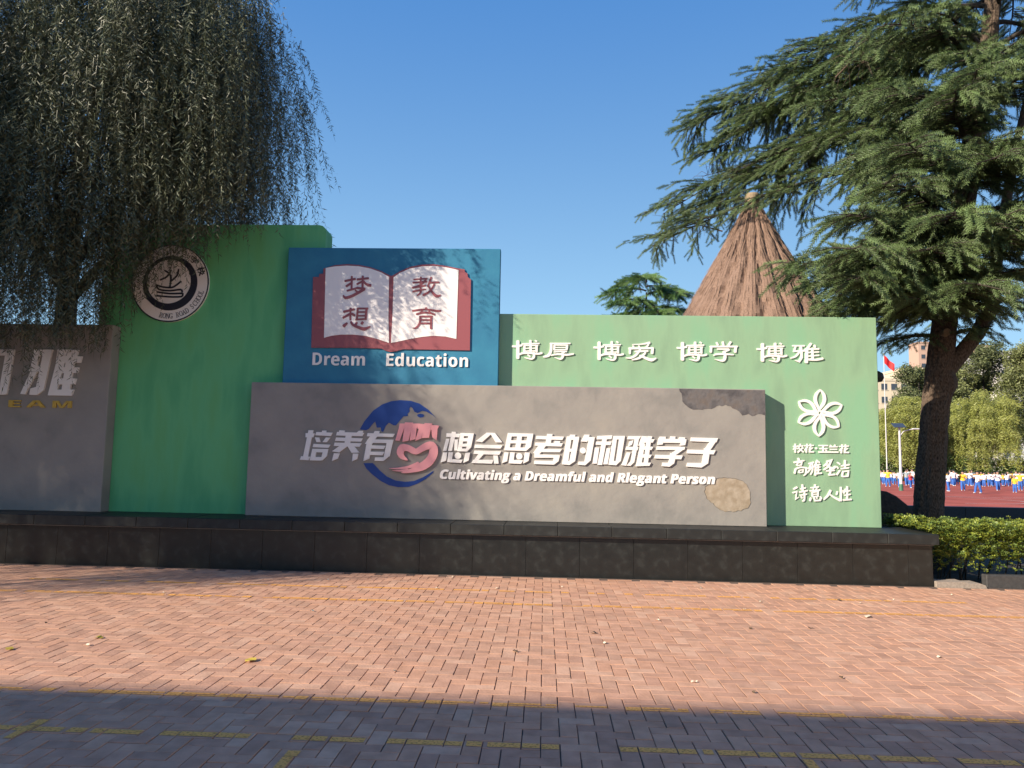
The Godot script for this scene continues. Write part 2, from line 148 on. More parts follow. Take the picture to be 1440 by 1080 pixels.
# box with chamfered edges
func box(st: SurfaceTool, lo: Vector3, hi: Vector3, bev := 0.0) -> void:
	var c := (lo + hi) * 0.5
	var h := (hi - lo) * 0.5
	bev = minf(bev, minf(h.x, minf(h.y, h.z)) * 0.9)
	for ax in 3:
		var u := (ax + 1) % 3
		var v := (ax + 2) % 3
		for s in [-1.0, 1.0]:
			var p := []
			for q in [[-1, -1], [1, -1], [1, 1], [-1, 1]]:
				var w := c
				w[ax] += s * h[ax]
				w[u] += q[0] * (h[u] - bev)
				w[v] += q[1] * (h[v] - bev)
				p.append(w)
			var n := Vector3.ZERO
			n[ax] = s
			quad(st, p[0], p[1], p[2], p[3], n)
	if bev <= 0.0: return
	for ax in 3:
		var u := (ax + 1) % 3
		var v := (ax + 2) % 3
		for su in [-1.0, 1.0]:
			for sv in [-1.0, 1.0]:
				var p := []
				for q in [[-1, 0], [1, 0], [1, 1], [-1, 1]]:
					var w := c
					w[ax] += q[0] * (h[ax] - bev)
					w[u] += su * (h[u] - (0.0 if q[1] == 0 else bev))
					w[v] += sv * (h[v] - (bev if q[1] == 0 else 0.0))
					p.append(w)
				var n := Vector3.ZERO
				n[u] = su * 0.7071
				n[v] = sv * 0.7071
				quad(st, p[0], p[1], p[2], p[3], n)
	for sx in [-1.0, 1.0]:
		for sy in [-1.0, 1.0]:
			for sz in [-1.0, 1.0]:
				var k := Vector3(sx * h.x, sy * h.y, sz * h.z) + c
				tri(st, k - Vector3(0, sy, sz) * bev, k - Vector3(sx, 0, sz) * bev, k - Vector3(sx, sy, 0) * bev, Vector3(sx, sy, sz).normalized())

func box_mesh(lo: Vector3, hi: Vector3, bev := 0.0) -> ArrayMesh:
	var st := begin()
	box(st, lo, hi, bev)
	return st.commit()

# tube along points with one radius each
func tube(st: SurfaceTool, pts: Array, rad: Array, sides := 8, rough := 0.0) -> void:
	var rings := []
	var prev := Vector3.RIGHT
	for i in pts.size():
		var d: Vector3 = (pts[mini(i + 1, pts.size() - 1)] - pts[maxi(i - 1, 0)]).normalized()
		var x := (prev - d * prev.dot(d)).normalized()
		if x.length() < 0.5: x = d.cross(Vector3.UP).normalized()
		prev = x
		var y := d.cross(x)
		var ring := []
		for k in sides:
			var a := TAU * k / sides
			var dir := x * cos(a) + y * sin(a)
			var rr: float = rad[i] * (1.0 + rough * sin(k * 7.3 + i * 1.7) * cos(k * 2.1 - i * 0.9))
			ring.append([pts[i] + dir * rr, dir])
		rings.append(ring)
	for i in rings.size() - 1:
		for k in sides:
			var q := (k + 1) % sides
			var p := [rings[i][k], rings[i][q], rings[i + 1][q], rings[i + 1][k]]
			for t in [[0, 1, 2], [0, 2, 3]]:
				var a: Array = p[t[0]]
				var b: Array = p[t[1]]
				var c: Array = p[t[2]]
				var flip: bool = (b[0] - a[0]).cross(c[0] - a[0]).dot(a[1]) > 0.0
				for v in ([a, c, b] if flip else [a, b, c]):
					st.set_normal(v[1])
					st.add_vertex(v[0])
	for e in [0, rings.size() - 1]:
		var n: Vector3 = (pts[0] - pts[1]).normalized() if e == 0 else (pts[e] - pts[e - 1]).normalized()
		for k in sides:
			tri(st, pts[e], rings[e][k][0], rings[e][(k + 1) % sides][0], n)

func tube_mesh(pts: Array, rad: Array, sides := 8, rough := 0.0) -> ArrayMesh:
	var st := begin()
	tube(st, pts, rad, sides, rough)
	return st.commit()

func lathe(st: SurfaceTool, prof: Array, at := Vector3.ZERO, sides := 16) -> void:
	for i in prof.size() - 1:
		for k in sides:
			var a := TAU * k / sides
			var b := TAU * (k + 1) / sides
			var p0: Vector2 = prof[i]
			var p1: Vector2 = prof[i + 1]
			var m := (a + b) * 0.5
			fquad(st, at + Vector3(cos(a) * p0.x, p0.y, sin(a) * p0.x), at + Vector3(cos(b) * p0.x, p0.y, sin(b) * p0.x), at + Vector3(cos(b) * p1.x, p1.y, sin(b) * p1.x), at + Vector3(cos(a) * p1.x, p1.y, sin(a) * p1.x), Vector3(cos(m), 0.001 + (0.5 if p1.y > p0.y and p1.x < p0.x else 0.0), sin(m)))

# flat outline in x, y pushed out along +z
func extrude(st: SurfaceTool, poly: PackedVector2Array, z0: float, z1: float) -> void:
	var idx := Geometry2D.triangulate_polygon(poly)
	for i in range(0, idx.size(), 3):
		var p := []
		for k in 3: p.append(Vector3(poly[idx[i + k]].x, poly[idx[i + k]].y, z1))
		tri(st, p[0], p[1], p[2], Vector3(0, 0, 1))
	var s := -1.0 if Geometry2D.is_polygon_clockwise(poly) else 1.0
	for i in poly.size():
		var a := poly[i]
		var b := poly[(i + 1) % poly.size()]
		var n := Vector3(b.y - a.y, a.x - b.x, 0).normalized() * s
		quad(st, Vector3(a.x, a.y, z0), Vector3(b.x, b.y, z0), Vector3(b.x, b.y, z1), Vector3(a.x, a.y, z1), n)

func stroke(st: SurfaceTool, pts: Array, wid: Array, z0: float, z1: float) -> void:
	var P := []
	var W := []
	for i in pts.size():
		var bend := 0.0
		if i > 0 and i < pts.size() - 1:
			bend = absf((pts[i] - pts[i - 1]).angle_to(pts[i + 1] - pts[i]))
		P.append([pts[i], wid[i], bend])
	var Q := []
	for i in P.size():
		if i > 0 and P.size() > 2 and P[i][2] < 1.2 and P[i - 1][2] < 1.2:
			var a: Vector2 = P[maxi(i - 2, 0)][0]
			var b: Vector2 = P[i - 1][0]
			var c: Vector2 = P[i][0]
			var d: Vector2 = P[mini(i + 1, P.size() - 1)][0]
			for k in [0.33, 0.67]:
				Q.append([b.cubic_interpolate(c, a, d, k), lerpf(P[i - 1][1], P[i][1], k)])
		Q.append([P[i][0], P[i][1]])
	# rounded ends
	var d0: Vector2 = (Q[1][0] - Q[0][0]).normalized()
	var d1: Vector2 = (Q[-1][0] - Q[-2][0]).normalized()
	Q.push_front([Q[0][0] - d0 * Q[0][1] * 0.22, Q[0][1] * 0.55])
	Q.append([Q[-1][0] + d1 * Q[-1][1] * 0.22, Q[-1][1] * 0.55])
	var l := []
	var r := []
	for i in Q.size():
		var da: Vector2 = (Q[i][0] - Q[maxi(i - 1, 0)][0]).normalized()
		var db: Vector2 = (Q[mini(i + 1, Q.size() - 1)][0] - Q[i][0]).normalized()
		if i == 0: da = db
		if i == Q.size() - 1: db = da
		var n := (da + db).normalized().orthogonal()
		var k: float = Q[i][1] * 0.5 * minf(1.0 / maxf(n.dot(da.orthogonal()), 0.3), 1.5)
		l.append(Q[i][0] + n * k)
		r.append(Q[i][0] - n * k)
	for i in Q.size() - 1:
		var a := Vector3(l[i].x, l[i].y, z1)
		var b := Vector3(l[i + 1].x, l[i + 1].y, z1)
		var c := Vector3(r[i + 1].x, r[i + 1].y, z1)
		var d := Vector3(r[i].x, r[i].y, z1)
		var back := Vector3(0, 0, z0 - z1)
		quad(st, a, b, c, d, Vector3(0, 0, 1))
		var mid := (a + b + c + d) * 0.25
		fquad(st, a, b, b + back, a + back, (a + b) * 0.5 - mid)
		fquad(st, c, d, d + back, c + back, (c + d) * 0.5 - mid)
	for e in [0, Q.size() - 1]:
		var a := Vector3(l[e].x, l[e].y, z1)
		var d := Vector3(r[e].x, r[e].y, z1)
		var back := Vector3(0, 0, z0 - z1)
		fquad(st, a, d, d + back, a + back, Vector3((-d0 if e == 0 else d1).x, (-d0 if e == 0 else d1).y, 0))

# one character or mark: outlines (0), strokes (1), dots (2), in millimetres on its wall; t maps the plane
func glyph(items: Array, z: float, depth: float, t := Transform2D.IDENTITY) -> ArrayMesh:
	var st := begin()
	var n := 0
	for it in items:
		var top: float = z + depth + n * 0.0005
		n += 1
		if it[0] == 0:
			var poly := PackedVector2Array()
			for i in range(1, it.size(), 2): poly.append(t * Vector2(it[i] * 0.001, it[i + 1] * 0.001))
			extrude(st, poly, z, top)
		elif it[0] == 1:
			var p := []
			var w := []
			for i in range(1, it.size(), 3):
				p.append(t * Vector2(it[i] * 0.001, it[i + 1] * 0.001))
				w.append(it[i + 2] * 0.001 * t.get_scale().x)
			stroke(st, p, w, z, top)
		else:
			var poly := PackedVector2Array()
			for k in 14: poly.append(t * (Vector2(it[1], it[2]) + Vector2.from_angle(TAU * k / 14) * it[3]) * 1.0 if false else t * ((Vector2(it[1], it[2]) + Vector2.from_angle(TAU * k / 14) * it[3]) * 0.001))
			extrude(st, poly, z, top)
	return st.commit()

func outline(key: String, k := 0) -> PackedVector2Array:
	var it: Array = SHAPES[key][k][0]
	var poly := PackedVector2Array()
	for i in range(1, it.size(), 2): poly.append(Vector2(it[i] * 0.001, it[i + 1] * 0.001))
	return poly

func sheet(poly: PackedVector2Array, z0: float, z1: float) -> ArrayMesh:
	var st := begin()
	extrude(st, poly, z0, z1)
	return st.commit()

# Latin letters, one mesh each, from (x0, y) to x1
func lettering(text: String, x0: float, x1: float, y: float, z: float, height: float, depth: float, slant: float, font: Font, mat: Material, parent: Node, drop := 0.0, fat := 0.0) -> void:
	var px := 64
	var full := font.get_string_size(text, HORIZONTAL_ALIGNMENT_LEFT, -1, px).x
	var sx := (x1 - x0) / full
	var sy := height / (px * 0.714)
	for i in text.length():
		if text[i] == " ": continue
		var pre := font.get_string_size(text.substr(0, i), HORIZONTAL_ALIGNMENT_LEFT, -1, px).x if i else 0.0
		var at := Vector3(x0 + pre * sx, y + drop * i / text.length(), z)
		put("letter", letter(text[i], font, px, sx, sy, depth, slant, fat), mat, parent, at)

func letter(ch: String, font: Font, px: int, sx: float, sy: float, depth: float, slant: float, fat := 0.0) -> ArrayMesh:
	var tm := TextMesh.new()
	tm.text = ch
	tm.font = font
	tm.font_size = px
	tm.pixel_size = 1.0
	tm.depth = 1.0
	tm.curve_step = 2.0
	tm.horizontal_alignment = HORIZONTAL_ALIGNMENT_LEFT
	tm.vertical_alignment = VERTICAL_ALIGNMENT_BOTTOM
	var arr := tm.surface_get_arrays(0)
	var base := font.get_descent(px)
	var v: PackedVector3Array = arr[Mesh.ARRAY_VERTEX]
	for i in v.size():
		var yy := (v[i].y - base) * sy
		v[i] = Vector3(v[i].x * sx + yy * slant, yy, (v[i].z + 0.5) * depth)
	arr[Mesh.ARRAY_VERTEX] = v
	arr[Mesh.ARRAY_TANGENT] = null
	arr[Mesh.ARRAY_TEX_UV] = null
	var am := ArrayMesh.new()
	am.add_surface_from_arrays(Mesh.PRIMITIVE_TRIANGLES, arr)
	if fat <= 0.0: return am
	# a heavier face: the same outline set again a little to each side
	var st := begin()
	for k in 4:
		var a := TAU * (k + 0.5) / 4.0
		st.append_from(am, 0, Transform3D(Basis(), Vector3(cos(a) * fat * sx, sin(a) * fat * sy * 0.7, k * 0.0006)))
	return st.commit()

func noise_tex(freq: float, cols: Array, seed_: int, octaves := 4, normal := 0.0, size := 512, kind := FastNoiseLite.TYPE_SIMPLEX_SMOOTH) -> NoiseTexture2D:
	var n := FastNoiseLite.new()
	n.noise_type = kind
	n.frequency = freq
	n.seed = seed_
	n.fractal_octaves = octaves
	var t := NoiseTexture2D.new()
	t.width = size
	t.height = size
	t.seamless = true
	t.noise = n
	if normal > 0.0:
		t.as_normal_map = true
		t.bump_strength = normal
	else:
		var g := Gradient.new()
		g.offsets = PackedFloat32Array()
		g.colors = PackedColorArray()
		var off := PackedFloat32Array()
		var cc := PackedColorArray()
		for i in cols.size():
			off.append(0.15 + 0.7 * i / maxf(cols.size() - 1, 1))
			cc.append(cols[i])
		g.offsets = off
		g.colors = cc
		t.color_ramp = g
	return t

func lin(r: float, g: float, b: float) -> Color:
	return Color(r, g, b).linear_to_srgb()

func mat(col: Color, rough := 0.8, tex: Texture2D = null, scale := 1.0, nrm: Texture2D = null, nstr := 0.5) -> StandardMaterial3D:
	var m := StandardMaterial3D.new()
	m.albedo_color = col
	m.roughness = rough
	if tex or nrm:
		m.uv1_triplanar = true
		m.uv1_world_triplanar = true
		m.uv1_scale = Vector3.ONE * scale
	if tex: m.albedo_texture = tex
	if nrm:
		m.normal_enabled = true
		m.normal_texture = nrm
		m.normal_scale = nstr
	return m

func leaf_mat(col: Color, back: Color) -> StandardMaterial3D:
	var m := StandardMaterial3D.new()
	m.albedo_color = col
	m.vertex_color_use_as_albedo = true
	m.roughness = 0.55
	m.cull_mode = BaseMaterial3D.CULL_DISABLED
	m.backlight_enabled = true
	m.backlight = back
	return m

func many(called: String, mesh: Mesh, material: Material, xf: Array, cols: Array, parent: Node) -> MultiMeshInstance3D:
	var mm := MultiMesh.new()
	mm.transform_format = MultiMesh.TRANSFORM_3D
	mm.use_colors = true
	mm.mesh = mesh
	mm.instance_count = xf.size()
	for i in xf.size():
		mm.set_instance_transform(i, xf[i])
		mm.set_instance_color(i, cols[i])
	var o := MultiMeshInstance3D.new()
	o.name = numbered(called) if parent == self else called
	o.multimesh = mm
	o.set_meta("kind", "stuff")
	o.material_override = material
	parent.add_child(o, true)
	return o

func toward(dir: Vector3, roll := 0.0) -> Basis:
	var x := dir.normalized()
	var y := (Vector3.UP - x * x.y)
	if y.length() < 0.05: y = Vector3.RIGHT - x * x.x
	y = y.normalized()
	return Basis(x, y, x.cross(y)) * Basis(Vector3.RIGHT, roll)

func tint(dark: float, light: float, warm := 0.0) -> Color:
	var v := rng.randf_range(dark, light)
	var w := rng.randf_range(-warm, warm)
	return Color(v * (1.0 + w), v, v * (1.0 - w * 0.5))

# ---------------------------------------------------------------- build
func _ready() -> void:
	rng.seed = 7
	var cam := Camera3D.new()
	cam.name = "camera"
	add_child(cam)
	cam.position = Vector3(0, 1.6, 0)
	cam.rotation = Vector3(deg_to_rad(5.526), deg_to_rad(2.526), deg_to_rad(1.06))
	cam.fov = 53.13
	cam.far = 3000.0
	cam.current = true
	var env := Environment.new()
	env.background_mode = Environment.BG_SKY
	var sm := ProceduralSkyMaterial.new()
	sm.sky_top_color = Color(0.168, 0.385, 0.633)
	sm.sky_horizon_color = Color(0.635, 0.79, 0.862)
	sm.sky_curve = 0.2
	sm.ground_horizon_color = Color(0.55, 0.62, 0.7)
	sm.ground_bottom_color = Color(0.25, 0.22, 0.2)
	sm.sun_angle_max = 0.0
	sm.sky_energy_multiplier = 1.0
	var sky := Sky.new()
	sky.sky_material = sm
	env.sky = sky
	env.tonemap_mode = Environment.TONE_MAPPER_LINEAR
	env.tonemap_exposure = 1.7
	env.sdfgi_enabled = true
	env.ssao_enabled = true
	env.ssil_enabled = true
	var we := WorldEnvironment.new()
	we.name = "world_environment"
	we.environment = env
	add_child(we)
	var sun := DirectionalLight3D.new()
	sun.name = "sun"
	add_child(sun)
	sun.look_at_from_position(Vector3.ZERO, SUN, Vector3.UP)
	sun.light_color = Color(1.0, 0.94, 0.85)
	sun.light_energy = 1.6
	sun.light_angular_distance = 0.5
	sun.shadow_enabled = true

	materials()
	ground()
	pavement()
	plinth()
	sign_walls()
	thatched_hut()
	planting()
	cedar()
	willows()
	field()
	backdrop()
	litter()

func materials() -> void:
	var fine := noise_tex(0.03, [Color(0.86, 0.86, 0.86), Color(1, 1, 1)], 5, 5)
	var bump := noise_tex(0.05, [], 9, 4, 2.0)
	M.green_light = mat(lin(0.235, 0.405, 0.265), 0.72, noise_tex(0.005, [Color(0.93, 0.91, 0.90), Color(1, 0.985, 0.96), Color(0.95, 1, 0.97)], 21, 5), 0.35, bump, 0.12)
	M.green_deep = mat(lin(0.12, 0.44, 0.19), 0.72, noise_tex(0.006, [Color(0.88, 0.94, 0.94), Color(1, 1, 1), Color(1, 0.97, 0.92)], 22, 5), 0.35, bump, 0.12)
	M.green_light.uv1_scale = Vector3(0.7, 0.16, 0.7)
	M.green_deep.uv1_scale = Vector3(0.7, 0.16, 0.7)
	M.blue = mat(lin(0.024, 0.19, 0.315), 0.6, noise_tex(0.008, [Color(0.86, 0.92, 0.95), Color(1, 1, 1)], 23, 5), 0.5, bump, 0.12)
	M.grey = mat(lin(0.29, 0.277, 0.257), 0.85, noise_tex(0.006, [Color(0.88, 0.885, 0.89), Color(0.945, 0.94, 0.94), Color(0.97, 0.965, 0.96), Color(1, 0.99, 0.975)], 31, 6, 0.0, 1024), 0.2, bump, 0.2)
	M.stain = mat(lin(0.125, 0.118, 0.12), 0.9, noise_tex(0.012, [Color(0.78, 0.78, 0.8), Color(1, 1, 1), Color(1.0, 0.95, 0.9)], 33, 6), 0.5, bump, 0.5)
	M.tan = mat(lin(0.38, 0.32, 0.25), 0.9, noise_tex(0.012, [Color(0.86, 0.84, 0.8), Color(1, 1, 1)], 34, 6), 1.0, bump, 0.4)
	M.crack = mat(lin(0.09, 0.08, 0.07), 0.9)
	M.white = mat(lin(0.80, 0.77, 0.75), 0.5)
	M.silver = mat(lin(0.78, 0.76, 0.74), 0.45)
	M.gold = mat(lin(0.62, 0.42, 0.07), 0.4, fine, 0.8)
	M.pink = mat(lin(0.80, 0.34, 0.36), 0.45)
	M.navy = mat(lin(0.008, 0.045, 0.24), 0.45)
	M.maroon = mat(lin(0.27, 0.072, 0.085), 0.5)
	M.page = mat(lin(0.82, 0.79, 0.78), 0.5)
	M.ink = mat(lin(0.02, 0.02, 0.035), 0.5)
	M.granite = mat(lin(0.030, 0.034, 0.033), 0.3, noise_tex(0.012, [Color(0.60, 0.60, 0.60), Color(0.66, 0.66, 0.66), Color(0.70, 0.70, 0.70), Color(0.88, 0.88, 0.88)], 41, 7), 0.9)
	M.granite_top = M.granite.duplicate()
	M.granite_top.roughness = 0.55
	M.grout = mat(lin(0.22, 0.21, 0.20), 0.9)
	var bt := noise_tex(0.012, [Color(0.91, 0.905, 0.90), Color(0.96, 0.96, 0.96), Color(1, 1, 1)], 51, 7)
	M.brick = mat(Color(1, 1, 1), 0.85, bt, 0.9, noise_tex(0.08, [], 52, 3, 2.0), 0.35)
	M.brick.vertex_color_use_as_albedo = true
	M.brick.metallic_specular = 0.2
	M.bedding = mat(lin(0.13, 0.09, 0.07), 0.95, bt, 2.0)
	M.paving_far = mat(lin(0.52, 0.295, 0.20), 0.85, bt, 1.0)
	M.paint = mat(lin(0.82, 0.40, 0.10), 0.8, noise_tex(0.05, [Color(0.72, 0.7, 0.68), Color(1, 1, 1), Color(1, 1, 1)], 53, 6), 1.5)
	M.soil = mat(lin(0.06, 0.047, 0.036), 0.95, noise_tex(0.03, [Color(0.6, 0.6, 0.6), Color(1, 1, 1)], 61, 6), 0.8, bump, 0.8)
	M.dust = mat(lin(0.20, 0.18, 0.14), 0.95, fine, 0.1)
	M.track = mat(lin(0.46, 0.125, 0.095), 0.85, noise_tex(0.01, [Color(0.85, 0.85, 0.85), Color(1, 1, 1)], 62, 5), 0.05)
	M.track.metallic_specular = 0.15
	M.line = mat(lin(0.7, 0.62, 0.6), 0.8)
	M.concrete = mat(lin(0.36, 0.30, 0.25), 0.9, fine, 1.5, bump, 0.5)
	M.dark_stone = mat(lin(0.06, 0.058, 0.058), 0.7, fine, 1.0, bump, 0.3)
	M.bark = mat(lin(0.17, 0.125, 0.095), 0.95, noise_tex(0.03, [Color(0.35, 0.33, 0.32), Color(0.8, 0.78, 0.75), Color(1, 1, 1)], 71, 5), 1.2, noise_tex(0.06, [], 72, 4, 6.0), 1.0)
	M.bark.uv1_scale = Vector3(2.6, 0.9, 2.6)
	M.wood = mat(lin(0.055, 0.045, 0.036), 0.95, fine, 2.0)
	M.thatch = mat(lin(0.30, 0.195, 0.145), 0.95, noise_tex(0.05, [Color(0.62, 0.6, 0.58), Color(0.9, 0.9, 0.9), Color(1, 1, 1)], 81, 5), 1.0, noise_tex(0.07, [], 82, 4, 6.0), 0.9)
	M.thatch.uv1_scale = Vector3(2.4, 0.7, 2.4)
	M.straw = mat(lin(0.34, 0.26, 0.17), 0.95, fine, 3.0)
	M.needle = leaf_mat(Color(1, 1, 1), Color(0.10, 0.14, 0.05))
	M.leaf = leaf_mat(Color(1, 1, 1), Color(0.16, 0.2, 0.06))
	M.metal = mat(lin(0.62, 0.62, 0.62), 0.4)
	M.black = mat(lin(0.02, 0.02, 0.022), 0.5)
	M.glass = mat(lin(0.05, 0.06, 0.075), 0.15)
	M.cream = mat(lin(0.62, 0.52, 0.38), 0.85)
	M.plaster = mat(lin(0.66, 0.63, 0.6), 0.85)
	M.orange_brick = mat(lin(0.5, 0.33, 0.25), 0.85)
	M.flag = mat(lin(0.6, 0.02, 0.02), 0.7)
	M.skin = mat(lin(0.45, 0.27, 0.19), 0.6)
	M.hair = mat(lin(0.012, 0.01, 0.01), 0.5)
	M.trousers = mat(lin(0.035, 0.13, 0.45), 0.8)
	M.shoe = mat(lin(0.7, 0.7, 0.7), 0.6)
	M.shirt = {"w": mat(lin(0.78, 0.76, 0.78), 0.8), "y": mat(lin(0.72, 0.48, 0.04), 0.8), "r": mat(lin(0.55, 0.03, 0.04), 0.8), "g": mat(lin(0.3, 0.36, 0.38), 0.8), "o": mat(lin(0.7, 0.3, 0.03), 0.8)}

func ground() -> void:
	structure("ground", box_mesh(Vector3(-900, -1.4, -900), Vector3(900, -0.36, 400)), M.dust)
	structure("terrace_ground", box_mesh(Vector3(-60, -1.2, -21.0), Vector3(60, -0.03, -10.9)), M.soil)
	structure("plaza_ground", box_mesh(Vector3(-60, -1.2, -10.88), Vector3(60, -0.008, 30)), M.bedding)
	structure("plaza_paving", box_mesh(Vector3(-50, -0.0075, -2.4), Vector3(40, -0.002, 12)), M.paving_far)
	var st := begin()
	# shaded earth bank round the foot of the big tree
	for i in 24:
		for j in 10:
			var p := []
			for q in [[0, 0], [1, 0], [1, 1], [0, 1]]:
				var a: float = TAU * (i + q[0]) / 24.0
				var r: float = (j + q[1]) / 10.0
				var h := 1.22 * (0.5 + 0.5 * cos(PI * r)) * (1.0 + 0.12 * sin(a * 3.0) * r)
				p.append(Vector3(5.6 + cos(a) * r * 1.5, h - 0.04, -13.3 + sin(a) * r * 1.3))
			fquad(st, p[0], p[1], p[2], p[3], Vector3.UP)
	st.index()
	st.generate_normals()
	structure("earth_bank", st.commit(), M.soil)

func brick_top(st: SurfaceTool, x0: float, x1: float, z0: float, z1: float, y: float, col: Color) -> void:
	st.set_color(col)
	var b := BEV
	var A := [Vector3(x0, y - b, z0), Vector3(x1, y - b, z0), Vector3(x1, y - b, z1), Vector3(x0, y - b, z1)]
	var T := [Vector3(x0 + b, y, z0 + b), Vector3(x1 - b, y, z0 + b), Vector3(x1 - b, y, z1 - b), Vector3(x0 + b, y, z1 - b)]
	quad(st, T[0], T[1], T[2], T[3], Vector3.UP)
	var N := [Vector3(0, 0, -1), Vector3(1, 0, 0), Vector3(0, 0, 1), Vector3(-1, 0, 0)]
	for k in 4:
		var q := (k + 1) % 4
		var dn := Vector3(0, -0.03, 0)
		quad(st, A[k], A[q], T[q], T[k], (N[k] + Vector3.UP).normalized())
		quad(st, A[k] + dn, A[q] + dn, A[q], A[k], N[k])

func pavement() -> void:
	var root := Node3D.new()
	root.name = "brick_pavement"
	add_child(root)
	root.set_meta("kind", "structure")
	var W := 0.1085
	var gap := 0.0065
	var tones := []
	for k in 10:
		var base: Vector3 = [Vector3(0.57, 0.33, 0.228), Vector3(0.53, 0.305, 0.212), Vector3(0.60, 0.355, 0.245), Vector3(0.575, 0.322, 0.216), Vector3(0.52, 0.31, 0.222), Vector3(0.585, 0.34, 0.232), Vector3(0.555, 0.325, 0.225), Vector3(0.615, 0.378, 0.268), Vector3(0.49, 0.285, 0.202), Vector3(0.565, 0.328, 0.228)][k]
		tones.append(Color(base.x, base.y, base.z))
	var near := []
	var rest := begin()
	var lines := []
	for l in [[-9.48, 0.085, 0.25], [-8.66, 0.095, 0.1], [-5.18, 0.075, 0.13], [-4.47, 0.075, 0.13]]:
		lines.append([l[0], l[1], l[2], begin()])
	var cross := begin()
	var j := 0
	for jj in range(-100, -21):
		for ii in range(-86, 84):
			var c := posmod(ii - jj, 4)
			if c != 0 and c != 3: continue
			var x0 := ii * W + gap * 0.5 + rng.randf_range(-0.0012, 0.0012)
			var z0 := jj * W + gap * 0.5 + 0.14 + rng.randf_range(-0.0012, 0.0012)
			var lx := (2.0 * W if c == 0 else W) - gap
			var lz := (W if c == 0 else 2.0 * W) - gap
			if z0 < -10.7: continue
			if z0 > -2.4 - lz: continue
			var y := rng.randf_range(-0.0015, 0.002)
			var tone := rng.randi() % 10
			var row := [x0, x0 + lx, z0, z0 + lz, y, tone]
			# in the frame and near: a brick of its own
			if z0 > -5.4 and z0 < -3.85 and absf(x0 + 0.2) < -z0 * 0.7 + 0.1: near.append(row)
			else: brick_top(rest, row[0], row[1], row[2], row[3], y, tones[tone])
			for l in lines:
				var a := maxf(z0 + BEV, l[0] - l[1] * 0.5)
				var b := minf(z0 + lz - BEV, l[0] + l[1] * 0.5)
				if b - a > 0.008 and rng.randf() > l[2] and x0 > -6.6 and x0 < 5.0:
					var u0 := x0 + BEV + (rng.randf() * 0.03 if rng.randf() < 0.3 else 0.0)
					var u1 := x0 + lx - BEV - (rng.randf() * 0.03 if rng.randf() < 0.3 else 0.0)
					paint_patch(l[3], u0, u1, a + rng.randf() * 0.006, b - rng.randf() * 0.006, y + 0.0025)
			for s in [[-1.33, -4.28, -3.7], [1.44, -4.42, -3.7], [-2.95, -4.62, -4.3]]:
				var a := maxf(x0 + BEV, s[0] - 0.035)
				var b := minf(x0 + lx - BEV, s[0] + 0.035)
				var e := maxf(z0 + BEV, s[1])
				var f := minf(z0 + lz - BEV, s[2])
				if b - a > 0.01 and f - e > 0.01 and rng.randf() > 0.3: paint_patch(cross, a, b, e, f, y + 0.0035)
			j += 1
	near.sort_custom(func(p, q): return p[2] > q[2])
	var cache := {}
	for i in near.size():
		var r: Array = near[i]
		if i >= 300:
			brick_top(rest, r[0], r[1], r[2], r[3], r[4], tones[r[5]])
			continue
		var wide: bool = r[1] - r[0] > 0.15
		var key := [wide, r[5]]
		if not cache.has(key):
			var st := begin()
			var hx := (W if wide else W * 0.5) - gap * 0.5
			var hz := (W * 0.5 if wide else W) - gap * 0.5
			brick_top(st, -hx, hx, -hz, hz, 0.0, tones[r[5]])
			cache[key] = st.commit()
		put("brick", cache[key], M.brick, root, Vector3((r[0] + r[1]) * 0.5, r[4], (r[2] + r[3]) * 0.5))
	var o := put("bricks", rest.commit(), M.brick, root)
	o.set_meta("kind", "stuff")
	for l in lines: put("painted_line", l[3].commit(), M.paint, root)
	put("painted_mark", cross.commit(), M.paint, root)
	print("near bricks ", near.size())

func paint_patch(st: SurfaceTool, x0: float, x1: float, z0: float, z1: float, y: float) -> void:
	quad(st, Vector3(x0, y, z0), Vector3(x1, y, z0), Vector3(x1, y, z1), Vector3(x0, y, z1), Vector3.UP)

func plinth() -> void:
	var t := thing("granite_plinth", "long low black granite plinth carrying the sign walls", "plinth", Vector3(0, 0, -10.72))
	put("grout_core", box_mesh(Vector3(-12, -0.03, -1.03), Vector3(5.20, 0.54, -0.022)), M.grout, t)
	var x := -12.0
	var k := 0
	while x < 5.2:
		var w := minf(0.735, 5.225 - x)
		put("granite_slab", box_mesh(Vector3(x + 0.0015, -0.02, -0.02), Vector3(x + w - 0.0015, 0.545, 0.0), 0.002), M.granite, t)
		x += w
	put("granite_slab", box_mesh(Vector3(5.203, -0.02, -1.03), Vector3(5.225, 0.545, -0.022), 0.002), M.granite, t)
	x = -12.3
	while x < 5.25:
		var w := minf(0.735, 5.275 - x)
		if w < 0.05: break
		put("coping_slab", box_mesh(Vector3(x + 0.002, 0.552, -1.08), Vector3(x + w - 0.002, 0.69 + sin(k * 3.7) * 0.0015, 0.095), 0.006), M.granite_top, t)
		x += w
		k += 1
	put("mortar_bed", box_mesh(Vector3(-12, 0.541, -1.05), Vector3(5.22, 0.5515, 0.06)), M.grout, t)

